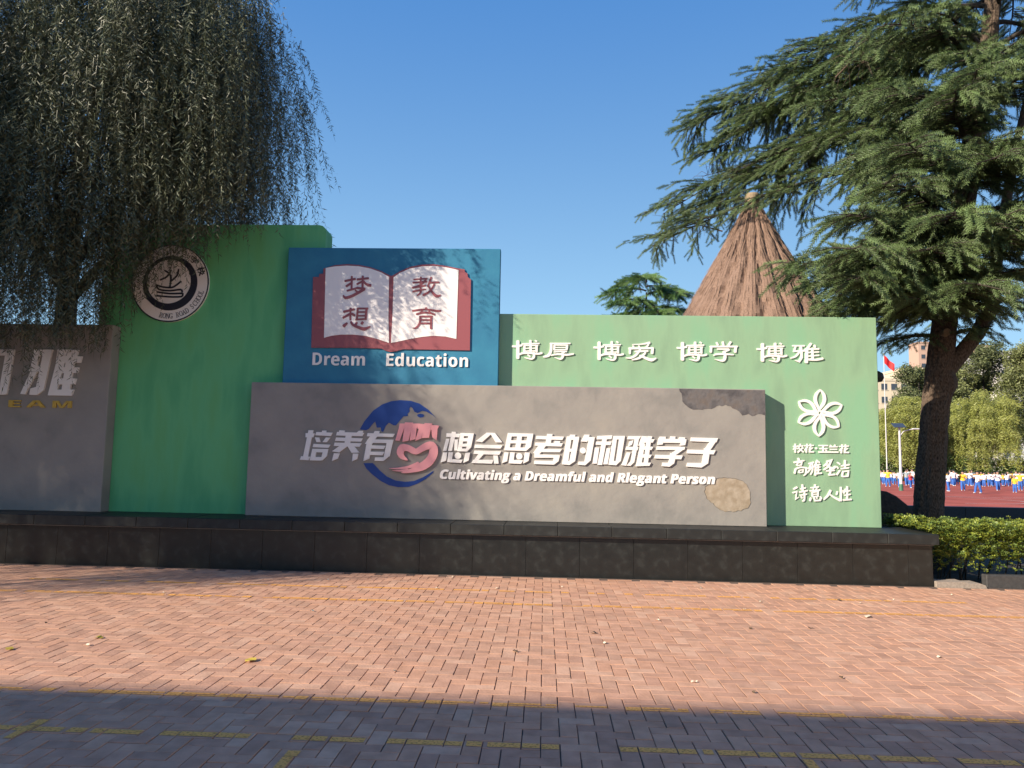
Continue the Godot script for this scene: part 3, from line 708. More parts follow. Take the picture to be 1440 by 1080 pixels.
func sign_walls() -> void:
	var bold := SystemFont.new()
	bold.font_names = PackedStringArray(["Droid Sans"])
	bold.font_weight = 700
	var serif := SystemFont.new()
	serif.font_names = PackedStringArray(["Droid Serif"])
	# tall green wall with the school emblem
	var g := thing("green_wall", "tall deep green sign wall with round school emblem, partly behind willow leaves", "sign wall", Vector3(0, 0.69, 0))
	var dn := Vector3(0, -0.69, 0)
	var p := PackedVector2Array([Vector2(-6.95, 0.0), Vector2(-3.44, 0.0), Vector2(-3.44, 4.36), Vector2(-3.455, 4.41), Vector2(-3.49, 4.445), Vector2(-3.54, 4.46), Vector2(-6.90, 4.465), Vector2(-6.95, 4.45)])
	put("wall_block", sheet(p, -0.36, 0.0), M.green_deep, g, Vector3(0, 0.001, GREEN_Z))
	emblem(g, Vector3(-5.838, 4.205 - 0.69, GREEN_Z), serif)
	# blue block with the open book
	var b := thing("blue_wall", "blue sign block with a maroon open book relief and white lettering", "sign wall", Vector3(0, 0.69, 0))
	put("wall_block", box_mesh(Vector3(-3.967, 1.6, GREEN_Z + 0.002), Vector3(-0.71, 4.064, BLUE_Z), 0.008), M.blue, b)
	var book := put("open_book", sheet(outline("book_cover"), BLUE_Z, BLUE_Z + 0.022), M.maroon, b, dn)
	for k in 2: put("page", sheet(outline("page", k), BLUE_Z + 0.022, BLUE_Z + 0.028), M.page, book)
	for k in 4: put("character", glyph(SHAPES["book"][k], BLUE_Z + 0.028, 0.005), M.maroon, book)
	lettering("Dream", -3.54, -2.70, 2.945 - 0.69, BLUE_Z, 0.185, 0.018, 0.0, bold, M.white, b)
	lettering("Education", -2.42, -1.145, 2.945 - 0.69, BLUE_Z, 0.185, 0.018, 0.0, bold, M.white, b)
	# light green wall with the motto
	var r := thing("green_wall", "light green sign wall with white motto characters and a six petal flower", "sign wall", Vector3(0, 0.69, 0))
	put("wall_block", box_mesh(Vector3(-3.43, 0.001, GREEN_Z - 0.36), Vector3(4.90, 3.095, GREEN_Z), 0.008), M.green_light, r)
	for it in SHAPES["motto"]: put("character", glyph(it, GREEN_Z, 0.016), M.white, r, dn)
	for it in SHAPES["flower_text"]: put("character", glyph(it, GREEN_Z, 0.014), M.white, r, dn)
	var fl := put("flower_emblem", glyph([SHAPES["petal"][0][0], SHAPES["petal"][0][1]], GREEN_Z, 0.018), M.white, r, dn)
	for k in range(1, 6): put("petal", glyph(SHAPES["petal"][k], GREEN_Z, 0.018 + 0.001 * k), M.white, fl)
	# long grey block with the slogan
	var y := thing("grey_wall", "long grey cement sign block with slogan characters, dark and tan patches", "sign wall", Vector3(0, 0.69, 0))
	put("wall_block", box_mesh(Vector3(-4.40, 0.002, GREEN_Z + 0.003), Vector3(3.19, 1.975, GREY_Z), 0.006), M.grey, y)
	for it in SHAPES["grey"]: put("character", glyph(it, GREY_Z, 0.02), M.silver, y, dn)
	put("heart_character", glyph(SHAPES["pink"][0], GREY_Z + 0.008, 0.024), M.pink, y, dn)
	for it in SHAPES["blue"]: put("blue_disc_part", glyph(it, GREY_Z, 0.006), M.navy, y, dn)
	put("dark_patch", sheet(outline("dark_patch"), GREY_Z - 0.002, GREY_Z + 0.003), M.stain, y, dn)
	var tp := outline("tan_patch")
	var big := Geometry2D.offset_polygon(tp, 0.003)
	put("patch_crack", sheet(big[0], GREY_Z - 0.002, GREY_Z + 0.0025), M.crack, y, dn + Vector3(-0.005, 0.004, 0))
	put("tan_patch", sheet(tp, GREY_Z - 0.002, GREY_Z + 0.006), M.tan, y, dn)
	lettering("Cultivating a Dreamful and Rlegant Person", -1.545, 2.452, 1.285 - 0.69, GREY_Z, 0.128, 0.016, 0.2, bold, M.white, y, 0.0, 2.6)
	# grey block behind the willow
	var l := thing("grey_wall", "dark grey sign block with silver characters over gold letters, under the willow", "sign wall", Vector3(0, 0.69, 0))
	put("wall_block", box_mesh(Vector3(-12.0, 0.001, GREEN_Z + 0.004), Vector3(-6.585, 2.82, GREY_Z), 0.008), M.grey, l)
	for it in SHAPES["left"]: put("character", glyph(it, GREY_Z, 0.03), M.silver, l, dn)
	for q in [["E", -8.15, -7.89], ["A", -7.83, -7.53], ["M", -7.46, -7.10]]:
		lettering(q[0], q[1], q[2], 2.232 - 0.69, GREY_Z, 0.105, 0.025, 0.0, bold, M.gold, l)

func ring(r0: float, r1: float, off := Vector2.ZERO) -> ArrayMesh:
	var st := begin()
	var n := 56
	for k in n:
		var a := Vector2.from_angle(TAU * k / n)
		var b := Vector2.from_angle(TAU * (k + 1) / n)
		var q := [a * r0 + off, b * r0 + off, b * r1, a * r1]
		var v := []
		for w in q: v.append(Vector3(w.x, w.y, 0.004))
		quad(st, v[0], v[1], v[2], v[3], Vector3(0, 0, 1))
		var bk := Vector3(0, 0, -0.004)
		fquad(st, v[3], v[2], v[2] + bk, v[3] + bk, Vector3(a.x, a.y, 0))
		fquad(st, v[0], v[1], v[1] + bk, v[0] + bk, -Vector3(a.x, a.y, 0))
	return st.commit()

func emblem(parent: Node, at: Vector3, font: Font) -> void:
	var poly := PackedVector2Array()
	for k in 64: poly.append(Vector2.from_angle(TAU * k / 64) * 0.61)
	var d := put("school_emblem", sheet(poly, 0.0, 0.035), M.white, parent, at)
	put("rim", ring(0.592, 0.611), M.ink, d, Vector3(0, 0, 0.0355))
	put("inner_ring", ring(0.345, 0.43, Vector2(-0.02, 0.025)), M.ink, d, Vector3(0, 0, 0.0355))
	var word := "RONG ROAD SCHOOL"
	for i in word.length():
		if word[i] == " ": continue
		var a := deg_to_rad(lerpf(-106.0, -18.0, i / float(word.length() - 1)))
		var o := put("letter", letter(word[i], font, 64, 0.0013, 0.0017, 0.004, 0.0), M.ink, d, Vector3(cos(a) * 0.555, sin(a) * 0.555, 0.0355))
		o.rotation.z = a + PI * 0.5
	for c in [["flower_text", 0, 22.0], ["motto", 6, 45.0]]:
		var items: Array = SHAPES[c[0]][c[1]]
		var lo := Vector2(1e9, 1e9)
		var hi := -lo
		for it in items:
			for i in range(1, it.size(), 3):
				var q := Vector2(it[i], it[i + 1]) * 0.001
				lo = lo.min(q)
				hi = hi.max(q)
		var a: float = deg_to_rad(c[2])
		var s := 0.105 / (hi.y - lo.y)
		var tr := Transform2D(0.0, Vector2(s, s), 0.0, Vector2.ZERO) * Transform2D(0.0, -(lo + hi) * 0.5)
		var o := put("character", glyph(items, 0.0, 0.003, tr), M.ink, d, Vector3(cos(a) * 0.515, sin(a) * 0.515, 0.0355))
		o.rotation.z = a - PI * 0.5
	# stacked books and a figure over them
	for s in [[[-0.22, -0.03], [-0.17, -0.10], [0.0, -0.12], [0.17, -0.10], [0.2, -0.14]], [[-0.2, -0.14], [0.0, -0.165], [0.2, -0.16]], [[-0.2, -0.2], [0.0, -0.215], [0.19, -0.21], [0.21, -0.16]], [[-0.22, -0.03], [-0.12, -0.06], [0.02, -0.07], [0.1, -0.03], [0.17, 0.03]], [[0.0, -0.07], [0.0, 0.12], [-0.1, 0.2]], [[0.0, 0.02], [0.1, 0.12], [0.12, 0.22]], [[-0.16, 0.05], [-0.06, 0.1], [0.0, 0.2]]]:
		var st := begin()
		var pts := []
		var w := []
		for q in s:
			pts.append(Vector2(q[0], q[1]))
			w.append(0.028)
		stroke(st, pts, w, 0.0, 0.004)
		put("emblem_mark", st.commit(), M.ink, d, Vector3(0, 0, 0.0355))

func thatched_hut() -> void:
	var t := thing("thatched_hut", "brown thatched conical hut roof with a tied straw top, behind the green wall", "hut", Vector3(4.31, 0, -16.0))
	var st := begin()
	var n := 132
	var rows := 40
	var ribs := 22
	var fn := FastNoiseLite.new()
	fn.seed = 4
	fn.frequency = 1.0
	var at := func(i: int, j: int) -> Vector3:
		var a := TAU * i / float(n)
		var f := j / float(rows)
		var r := lerpf(0.13, 2.02, pow(f, 1.04))
		var y := lerpf(7.0, 3.55, f)
		var w := absf(sin(a * ribs * 0.5 + fn.get_noise_2d(a * 3.0, f * 4.0) * 1.3))
		r += (pow(w, 0.6) - 0.6) * (0.07 + 0.11 * f) + fn.get_noise_3d(cos(a) * 14.0, f * 34.0, sin(a) * 14.0) * 0.022 * (0.5 + f)
		return Vector3(cos(a) * r, y, sin(a) * r)
	for j in rows:
		for i in n:
			fquad(st, at.call(i, j), at.call(i + 1, j), at.call(i + 1, j + 1), at.call(i, j + 1), Vector3(cos(TAU * i / n), 0.4, sin(TAU * i / n)))
	put("thatch_roof", st.commit(), M.thatch, t)
	# loose straw ends lying down the roof
	var sm := begin()
	tube(sm, [Vector3.ZERO, Vector3(0.11, 0.004, 0), Vector3(0.24, 0.0, 0)], [0.003, 0.0032, 0.001], 4)
	var straw := sm.commit()
	var xf := []
	var cols := []
	for k in 4500:
		var i := rng.randi() % n
		var j := rng.randi() % (rows - 2)
		var a: Vector3 = at.call(i, j)
		var b: Vector3 = at.call(i, j + 2)
		var out := Vector3(a.x, 0.4, a.z).normalized()
		xf.append(Transform3D(toward((b - a).normalized() + out * rng.randf_range(-0.02, 0.07) + Vector3(rng.randf_range(-0.1, 0.1), 0, rng.randf_range(-0.1, 0.1)), rng.randf() * 6.0).scaled_local(Vector3(rng.randf_range(0.6, 1.3), 1, 1)), a + out * 0.006))
		cols.append(Color(1, 1, 1) * rng.randf_range(0.85, 1.1))
	var sb: StandardMaterial3D = mat(lin(0.31, 0.205, 0.15), 0.95)
	sb.vertex_color_use_as_albedo = true
	many("straw_ends", straw, sb, xf, cols, t)
	st = begin()
	lathe(st, [Vector2(0.17, 6.86), Vector2(0.175, 6.98), Vector2(0.135, 7.02), Vector2(0.15, 7.08), Vector2(0.155, 7.22), Vector2(0.14, 7.26), Vector2(0.0, 7.265)], Vector3.ZERO, 18)
	put("straw_cap", st.commit(), M.straw, t)
	st = begin()
	for k in 3:
		var pts := []
		var rad := []
		for i in 19:
			var a := TAU * i / 18.0
			pts.append(Vector3(cos(a) * 0.16, 6.985 + k * 0.022 + 0.01 * sin(a + k), sin(a) * 0.16))
			rad.append(0.012)
		tube(st, pts, rad, 5)
	put("tie_rope", st.commit(), M.straw, t)
	for k in 6:
		var a := TAU * (k + 0.5) / 6.0
		put("post", tube_mesh([Vector3(cos(a) * 1.9, -0.05, sin(a) * 1.9), Vector3(cos(a) * 1.6, 4.1, sin(a) * 1.6)], [0.09, 0.08], 8), M.wood, t)

# hedge, kerbs and the low wall behind
func planting() -> void:
	var k := thing("planter_kerb", "low black stone kerb in front of the clipped hedge", "kerb", Vector3(5.9, 0, -10.72))
	var x := 0.02
	while x < 4.0:
		put("kerb_stone", box_mesh(Vector3(x, -0.02, -0.13), Vector3(x + 0.745, 0.165, 0.0), 0.008), M.dark_stone, k)
		x += 0.75
	var c := thing("concrete_footing", "broken pale concrete footing at the plinth end below hedge", "kerb", Vector3(5.24, 0, -10.72))
	var st := begin()
	extrude(st, PackedVector2Array([Vector2(0.0, -0.02), Vector2(0.66, -0.02), Vector2(0.63, 0.035), Vector2(0.56, 0.06), Vector2(0.42, 0.055), Vector2(0.36, 0.075), Vector2(0.2, 0.068), Vector2(0.0, 0.07)]), -0.2, 0.06)
	put("concrete_block", st.commit(), M.concrete, c)
	var w := thing("low_wall", "low dark stone wall between the hedge and red sports track", "wall", Vector3(0, -0.03, -20.4))
	x = 6.0
	while x < 22.0:
		put("wall_slab", box_mesh(Vector3(x, 0, -0.3), Vector3(x + 1.595, 0.60, 0.0), 0.01), M.dark_stone, w)
		x += 1.6
	var h := thing("clipped_hedge", "clipped yellow-green hedge growing beside the black plinth end", "hedge", Vector3(7.4, 0.0, -11.5))
	var lm := begin()
	for q in 6:
		var a := TAU * q / 6.0 + 0.3 * sin(q * 5.0)
		var d := Vector3(cos(a), 0.5 + 0.35 * sin(q * 3.1), sin(a)).normalized()
		var s := d.cross(Vector3.UP).normalized() * 0.011
		var b := d * 0.012
		var e := d * 0.045
		var m := d * 0.03 + Vector3(0, 0.004, 0)
		fquad(lm, b, m + s, e, m - s, Vector3.UP)
	var sprig := lm.commit()
	var fn := FastNoiseLite.new()
	fn.seed = 12
	fn.frequency = 2.2
	var xf := []
	var cols := []
	while xf.size() < 15000:
		var px := rng.randf_range(-2.25, 2.6)
		var pz := rng.randf_range(-0.85, 0.72)
		var top := 0.80 + 0.07 * fn.get_noise_2d(px * 1.3, pz) + 0.05 * fn.get_noise_2d(px * 5.0, pz * 5.0) - 0.1 * pow(absf(pz) / 0.8, 4.0)
		if px < -2.0: top += 0.04
		var py := top - absf(rng.randfn(0.0, 0.09)) if rng.randf() < 0.55 else rng.randf_range(0.16, top)
		# the plinth's end bounds it on one side, the front bulges over the kerb
		var front := 0.62 + 0.1 * fn.get_noise_2d(px * 3.0, py * 3.0) - 0.3 * maxf(0.0, 0.42 - py)
		if rng.randf() < 0.6 and py < top - 0.1: pz = front - absf(rng.randfn(0.0, 0.07))
		if pz > front: continue
		if px < -2.08 and pz > -0.32 and py < 0.72: continue
		if py < 0.34 and rng.randf() < 0.75: continue
		xf.append(Transform3D(Basis.from_euler(Vector3(rng.randf_range(-0.7, 0.7), rng.randf() * TAU, rng.randf_range(-0.7, 0.7))) * rng.randf_range(0.8, 1.25), Vector3(px, py, pz)))
		var v := rng.randf_range(0.7, 1.25)
		cols.append(Color(0.19 * v, 0.225 * v, 0.03 * v) if rng.randf() < 0.55 else Color(0.10 * v, 0.15 * v, 0.028 * v))
	many("foliage", sprig, M.leaf, xf, cols, h)
	for q in 70:
		var p := Vector3(rng.randf_range(-2.1, 2.5), -0.04, rng.randf_range(-0.6, 0.35))
		var e := p + Vector3(rng.randf_range(-0.18, 0.18), 0.62, rng.randf_range(-0.15, 0.2))
		put("stem", tube_mesh([p, p.lerp(e, 0.5) + Vector3(0.03, 0, 0.02), e], [0.011, 0.008, 0.004], 5), M.wood, h)

func needle_twig() -> ArrayMesh:
	var st := begin()
	for k in 46:
		var f := k / 46.0
		var a := k * 2.4
		var o := Vector3(f * 0.25, 0, 0)
		var d := Vector3(0.75, cos(a) * 0.8, sin(a) * 0.8).normalized()
		var s := d.cross(Vector3(0.3, sin(a), -cos(a))).normalized() * 0.0055
		var n := d.cross(s).normalized()
		st.set_normal(n)
		st.add_vertex(o - s)
		st.add_vertex(o + s)
		st.add_vertex(o + d * (0.062 - 0.016 * f))
	return st.commit()

func bough(wood: SurfaceTool, xf: Array, cols: Array, p0: Vector3, p1: Vector3, r0: float, full := 1.0) -> void:
	var L := p0.distance_to(p1)
	var dir := p1 - p0
	dir.y = 0
	dir = dir.normalized()
	var side := Vector3(-dir.z, 0, dir.x)
	var pts := []
	var rad := []
	var n := 12
	var ph := rng.randf() * 6.0
	for i in n + 1:
		var t := i / float(n)
		var p := p0.lerp(p1, t) + Vector3(0, sin(PI * pow(t, 0.8)) * L * 0.085, 0) + side * sin(t * 5.0 + ph) * 0.12 * t
		pts.append(p)
		rad.append(lerpf(r0, 0.008, pow(t, 0.7)))
	tube(wood, pts, rad, 6)
	var steps := int(L / 0.068)
	for i in steps:
		var t := 0.16 + 0.84 * i / float(steps)
		var fi := t * n
		var a: Vector3 = pts[int(minf(fi, n - 1))].lerp(pts[mini(int(fi) + 1, n)], fi - int(fi))
		for s in [-1.0, 1.0]:
			if rng.randf() > 0.92 * full or sin(t * 23.0 + ph * 3.0 + s) > 0.72: continue
			var ll := (0.25 + L * 0.27 * (1.0 - 0.6 * t) * rng.randf_range(0.55, 1.1)) * (0.6 + 0.4 * minf(t * 3.0, 1.0))
			var d: Vector3 = (side * s * rng.randf_range(0.6, 1.0) + dir * rng.randf_range(0.45, 0.95) + Vector3(0, rng.randf_range(-0.3, 0.32), 0)).normalized()
			var m := maxi(2, int(ll / 0.12))
			var tone := rng.randf_range(0.7, 1.3)
			for q in m:
				var f := (q + rng.randf() * 0.6) / m
				var pos := a + d * ll * f + Vector3(0, -0.30 * ll * f * f + rng.randf_range(-0.02, 0.03), 0)
				var td := (d + Vector3(rng.randf_range(-0.7, 0.7), -0.25 - 0.75 * f + rng.randf_range(-0.2, 0.45), rng.randf_range(-0.7, 0.7))).normalized()
				xf.append(Transform3D(toward(td, rng.randf() * TAU) * rng.randf_range(0.85, 1.3), pos))
				var v := tone * rng.randf_range(0.8, 1.2)
				cols.append(Color(0.10 * v, 0.15 * v, 0.052 * v))
			if ll > 0.5: tube(wood, [a, a + d * ll * 0.5 - Vector3(0, 0.07 * ll, 0), a + d * ll - Vector3(0, 0.3 * ll, 0)], [0.011, 0.008, 0.003], 4)

func cedar() -> void:
	var t := thing("cedar_tree", "large cedar with layered drooping boughs and furrowed trunk behind the hedge", "tree", Vector3(6.38, 0, -13.24))
	var o := t.position
	var st := begin()
	var path := [Vector3(6.36, -0.1, -13.24), Vector3(6.40, 0.8, -13.24), Vector3(6.56, 2.4, -13.24), Vector3(6.73, 3.6, -13.26), Vector3(6.84, 4.25, -13.28), Vector3(7.1, 5.6, -13.3), Vector3(7.4, 7.2, -13.3), Vector3(7.85, 9.8, -13.3), Vector3(8.0, 13.0, -13.3), Vector3(8.05, 15.5, -13.3)]
	var pr := [0.31, 0.238, 0.222, 0.212, 0.20, 0.20, 0.175, 0.13, 0.08, 0.03]
	var curve := Curve3D.new()
	for p in path: curve.add_point(p)
	var fn := FastNoiseLite.new()
	fn.seed = 5
	fn.frequency = 1.0
	var rings := []
	var sides := 44
	for i in 121:
		var f := i / 120.0
		var u := f * (path.size() - 1)
		var k := mini(int(u), path.size() - 2)
		var a: Vector3 = path[maxi(k - 1, 0)]
		var c: Vector3 = (path[k] as Vector3).cubic_interpolate(path[k + 1], a, path[mini(k + 2, path.size() - 1)], u - k)
		var r := lerpf(pr[k], pr[k + 1], u - k)
		var ringp := []
		for s in sides:
			var an := TAU * s / sides
			var ridge := absf(fn.get_noise_2d(s * 0.9 + 3.0 * fn.get_noise_2d(c.y * 0.8, s * 0.2), c.y * 2.2))
			var rr := r * (1.0 - 0.13 * (1.0 - minf(ridge * 4.0, 1.0)) + 0.06 * fn.get_noise_3d(cos(an) * 1.5, c.y * 1.2, sin(an) * 1.5))
			# knob where the fork leaves
			rr += 0.10 * exp(-pow((c.y - 2.98) / 0.17, 2.0)) * maxf(0.0, cos(an - 0.15))
			ringp.append(c - o + Vector3(cos(an) * rr, 0, sin(an) * rr))
		rings.append(ringp)
	for i in 120:
		for s in sides:
			var q := (s + 1) % sides
			var an := TAU * s / sides
			fquad(st, rings[i][s], rings[i][q], rings[i + 1][q], rings[i + 1][s], Vector3(cos(an), 0, sin(an)))
	put("trunk", st.commit(), M.bark, t)
	var wood := begin()
	# the second leader forking off to the side
	tube(wood, [Vector3(6.62, 3.0, -13.22) - o, Vector3(6.95, 3.42, -13.2) - o, Vector3(7.3, 3.85, -13.2) - o, Vector3(7.55, 4.3, -13.2) - o, Vector3(7.75, 5.3, -13.3) - o, Vector3(8.3, 7.4, -13.5) - o, Vector3(8.9, 9.6, -13.6) - o], [0.13, 0.135, 0.125, 0.115, 0.095, 0.06, 0.02], 12, 0.06)
	put("fork_limb", wood.commit(), M.bark, t)
	put("cut_branch", tube_mesh([Vector3(6.70, 3.82, -13.12) - o, Vector3(6.69, 3.84, -12.98) - o], [0.065, 0.06], 12), M.straw, t)
	wood = begin()
	var xf := []
	var cols := []
	var ends := [[3.10,9.22,-17.20],[4.80,9.85,-15.50],[2.45,6.71,-18.00],[3.86,8.78,-17.50],[3.67,7.56,-18.20],[4.78,8.22,-17.60],[4.72,7.99,-13.20],[2.76,7.62,-18.40],[4.31,8.94,-15.80],[3.88,4.76,-12.20],[4.20,4.64,-10.90],[4.39,4.11,-12.00],[4.53,4.27,-11.00],[4.40,4.58,-12.80],[5.38,8.88,-12.80],[5.55,3.60,-12.90],[5.99,9.02,-12.20],[4.77,5.64,-11.00],[5.50,5.09,-10.60],[6.66,4.85,-10.80],[7.36,4.20,-12.00],[5.32,7.54,-11.80],[5.14,4.31,-11.60],[6.35,6.28,-11.00],[5.38,5.38,-12.60],[5.77,7.03,-11.00],[6.96,8.01,-11.40],[6.29,4.58,-14.50],[5.36,4.01,-11.20],[5.85,4.09,-10.60],[7.07,4.52,-11.50],[6.24,5.02,-10.40],[5.29,4.64,-10.80],[4.48,5.28,-11.20],[4.93,4.14,-13.00],[7.26,3.86,-12.60],[5.15,6.19,-10.80],[6.09,7.35,-11.00],[5.44,8.72,-12.00],[6.85,6.28,-11.00],[4.95,6.67,-12.40],[5.60,7.38,-13.00]]
	for e in ends:
		var end := Vector3(e[0], e[1], e[2])
		var y0 := maxf(end.y - 0.2 + 0.03 * Vector2(end.x - 7.2, end.z + 13.3).length(), 3.75)
		var k := 4.0
		var s := Vector3(lerpf(6.73, 7.9, clampf((y0 - 3.6) / 6.2, 0.0, 1.0)), y0, -13.28)
		var thin := 0.5 if e[1] < 3.7 or (e[2] < -17.0 and e[1] < 8.0) else 1.0
		bough(wood, xf, cols, s - o, end - o, 0.055, thin)
	# boughs all round the upper trunk, mostly beyond the frame
	for k in 34:
		var y := 4.6 + k * 0.27
		var a := k * 2.4 + 0.4
		var len := lerpf(4.3, 1.6, (y - 4.6) / 9.2) * rng.randf_range(0.8, 1.1)
		var s := Vector3(lerpf(6.8, 8.0, clampf((y - 4.0) / 6.0, 0.0, 1.0)), y, -13.3)
		var d := Vector3(cos(a) * len, -0.35, sin(a) * len)
		if d.x < -0.6 * len and y < 9.5: d.x *= 0.5
		bough(wood, xf, cols, s - o, s + d - o, 0.05)
	put("boughs", wood.commit(), M.wood, t)
	many("crown", needle_twig(), M.needle, xf, cols, t)
	print("cedar twigs ", xf.size())
	# bare dead twigs
	var dead := begin()
	for b in [[Vector3(4.9, 8.2, -17.4), Vector3(3.6, 8.25, -17.6)], [Vector3(4.1, 7.0, -17.8), Vector3(2.7, 7.1, -18.0)], [Vector3(5.11, 8.5, -13.4), Vector3(5.62, 8.66, -13.2)]]:
		var L: float = b[0].distance_to(b[1])
		tube(dead, [b[0] - o, b[0].lerp(b[1], 0.5) + Vector3(0, 0.18, 0) - o, b[1] - o], [0.02, 0.012, 0.004], 5)
		for k in 26:
			var f := rng.randf_range(0.2, 1.0)
			var p: Vector3 = b[0].lerp(b[1], f) + Vector3(0, 0.18 * sin(PI * f), 0) - o
			var d := Vector3(rng.randf_range(-0.5, 0.25), rng.randf_range(-0.35, 0.4), rng.randf_range(-0.4, 0.4))
			tube(dead, [p, p + d * 0.5 + Vector3(0, 0.05, 0), p + d + Vector3(0, -0.1, 0)], [0.006, 0.004, 0.002], 4)
	put("dead_twigs", dead.commit(), M.bark, t)
	# a smaller conifer behind the hut
	var t2 := thing("conifer_tree", "bright green conifer showing low beside the thatched roof", "tree", Vector3(3.0, -0.03, -23.0))
	var w2 := begin()
	var x2 := []
	var c2 := []
	tube(w2, [Vector3.ZERO, Vector3(0, 4, 0), Vector3(0, 6.7, 0)], [0.16, 0.1, 0.02], 8)
	for k in 42:
		var y := 1.5 + k * 0.138
		var len := lerpf(2.6, 1.1, (y - 1.5) / 5.6)
		var a := k * 2.4
		bough(w2, x2, c2, Vector3(0, y, 0), Vector3(cos(a) * len, y - 0.1, sin(a) * len), 0.03)
	for i in c2.size(): c2[i] = Color(c2[i].r * 0.9, c2[i].g * 1.15, c2[i].b * 0.8)
	put("trunk", w2.commit(), M.wood, t2)
	for i in x2.size(): x2[i] = x2[i].scaled_local(Vector3.ONE * 1.3)
	many("crown", needle_twig(), M.needle, x2, c2, t2)

# a hanging willow shoot, length metres, leaves either side
func willow_shoot(length: float, sd: int, leaf: float) -> ArrayMesh:
	var st := begin()
	var r := RandomNumberGenerator.new()
	r.seed = sd
	var p := Vector3.ZERO
	var bx := r.randf_range(-0.25, 0.25)
	var bz := r.randf_range(-0.25, 0.25)
	var n := int(length / (leaf * 0.34))
	for i in n:
		var f := i / float(n)
		var sway := (1.0 - f)
		p = Vector3(bx * (1.0 - sway * sway) + 0.03 * sin(f * 9.0 + sd), -f * length, bz * (1.0 - sway * sway) + 0.03 * cos(f * 7.0 + sd))
		var a := r.randf() * TAU
		var d := Vector3(cos(a) * 0.7, -0.75 + r.randf_range(-0.2, 0.5), sin(a) * 0.7).normalized()
		var s := d.cross(Vector3(r.randf_range(-1, 1), r.randf_range(-0.3, 0.3), r.randf_range(-1, 1))).normalized() * leaf * 0.075
		var l := leaf * r.randf_range(0.6, 1.25)
		var nn := d.cross(s).normalized()
		st.set_normal(nn)
		for v in [p, p + d * l * 0.45 + s, p + d * l, p, p + d * l, p + d * l * 0.45 - s]: st.add_vertex(v)
		if i % 5 == 0:
			var nx := Vector3(0.003, 0, 0.002)
			for v in [p - nx, p + nx, p + Vector3(0, -leaf * 1.7, 0)]: st.add_vertex(v)
	return st.commit()

func willow(called: String, label: String, base: Vector3, centre: Vector3, radius: Vector3, count: int, limbs: Array, trunk_r: float, hang: Array, leafc: Color, keep: Callable, curtain := []) -> Node3D:
	var t := thing(called, label, "tree", base)
	var st := begin()
	tube(st, [Vector3(0, -0.08, 0), Vector3(0.05, 1.2, 0.03), Vector3(0.0, centre.y - base.y - radius.y * 0.55, 0.0), Vector3(0.15, centre.y - base.y, 0.1)], [trunk_r * 1.3, trunk_r, trunk_r * 0.85, trunk_r * 0.5], 12, 0.08)
	put("trunk", st.commit(), M.bark, t)
	var lw := begin()
	for l in limbs:
		var a: Vector3 = l[0] - base
		var b: Vector3 = l[1] - base
		tube(lw, [a, a.lerp(b, 0.35) + Vector3(0, 0.15, 0.05), a.lerp(b, 0.7) + Vector3(0, 0.05, -0.05), b], [0.10, 0.075, 0.05, 0.02], 7, 0.06)
		for k in 7:
			var f := rng.randf_range(0.3, 1.0)
			var p := a.lerp(b, f)
			var e := p + Vector3(rng.randf_range(-0.9, 0.9), rng.randf_range(0.1, 0.9), rng.randf_range(-0.9, 0.9))
			tube(lw, [p, p.lerp(e, 0.5) + Vector3(0, 0.1, 0), e], [0.03, 0.018, 0.006], 5)
	put("limbs", lw.commit(), M.wood, t)
	var kinds := [[], [], [], []]
	var tints := [[], [], [], []]
	var made := 0
	var guard := 0
	var lump := FastNoiseLite.new()
	lump.seed = 17
	lump.frequency = 1.0
	for q in curtain:
		kinds[q[0]].append(Transform3D(Basis(Vector3.UP, rng.randf() * TAU) * Basis(Vector3.RIGHT, rng.randf_range(-0.1, 0.1)) * q[2], q[1] - base))
		var w := rng.randf_range(0.7, 1.25)
		tints[q[0]].append(Color(leafc.r * w, leafc.g * w, leafc.b * w))
	while made < count and guard < count * 2:
		guard += 1
		var d := Vector3(rng.randfn(0, 1), rng.randfn(0, 1), rng.randfn(0, 1)).normalized()
		if d.y < -0.45: continue
		var rr := pow(rng.randf_range(0.15, 1.0), 0.4) * (0.86 + 0.4 * lump.get_noise_3dv(d * 2.4))
		var mid := centre + d * radius * rr
		var out := Vector3(d.x, 0, d.z).normalized()
		var long := rng.randi() % 4
		var tone := rng.randf_range(0.75, 1.25)
		for q in 34:
			var k := clampi(long + rng.randi_range(-1, 1), 0, 3)
			var drop: float = [0.9, 1.5, 2.1, 2.8][k]
			var sc := rng.randf_range(0.75, 1.2)
			var g := rng.randfn(0, 0.42)
			var p := mid + out * g + Vector3(rng.randfn(0, 0.13), -0.55 * maxf(g, 0.0) + rng.randfn(0, 0.14), rng.randfn(0, 0.13))
			if p.y - drop * sc < hang[0] + rng.randf() * hang[1]: continue
			if not keep.call(p, drop * sc): continue
			made += 1
			var lean := Basis(Vector3(out.z, 0, -out.x), -rng.randf_range(-0.1, 0.32)) if out.length() > 0.5 else Basis()
			kinds[k].append(Transform3D(lean * Basis(Vector3.UP, rng.randf() * TAU) * sc, p - base))
			var v := tone * rng.randf_range(0.75, 1.25)
			tints[k].append(Color(leafc.r * v, leafc.g * v, leafc.b * v))
	for k in 4:
		many("hanging_shoots", willow_shoot([0.9, 1.5, 2.1, 2.8][k], 11 + k, 0.095), M.leaf, kinds[k], tints[k], t)
	print(called, " shoots ", made)
	return t

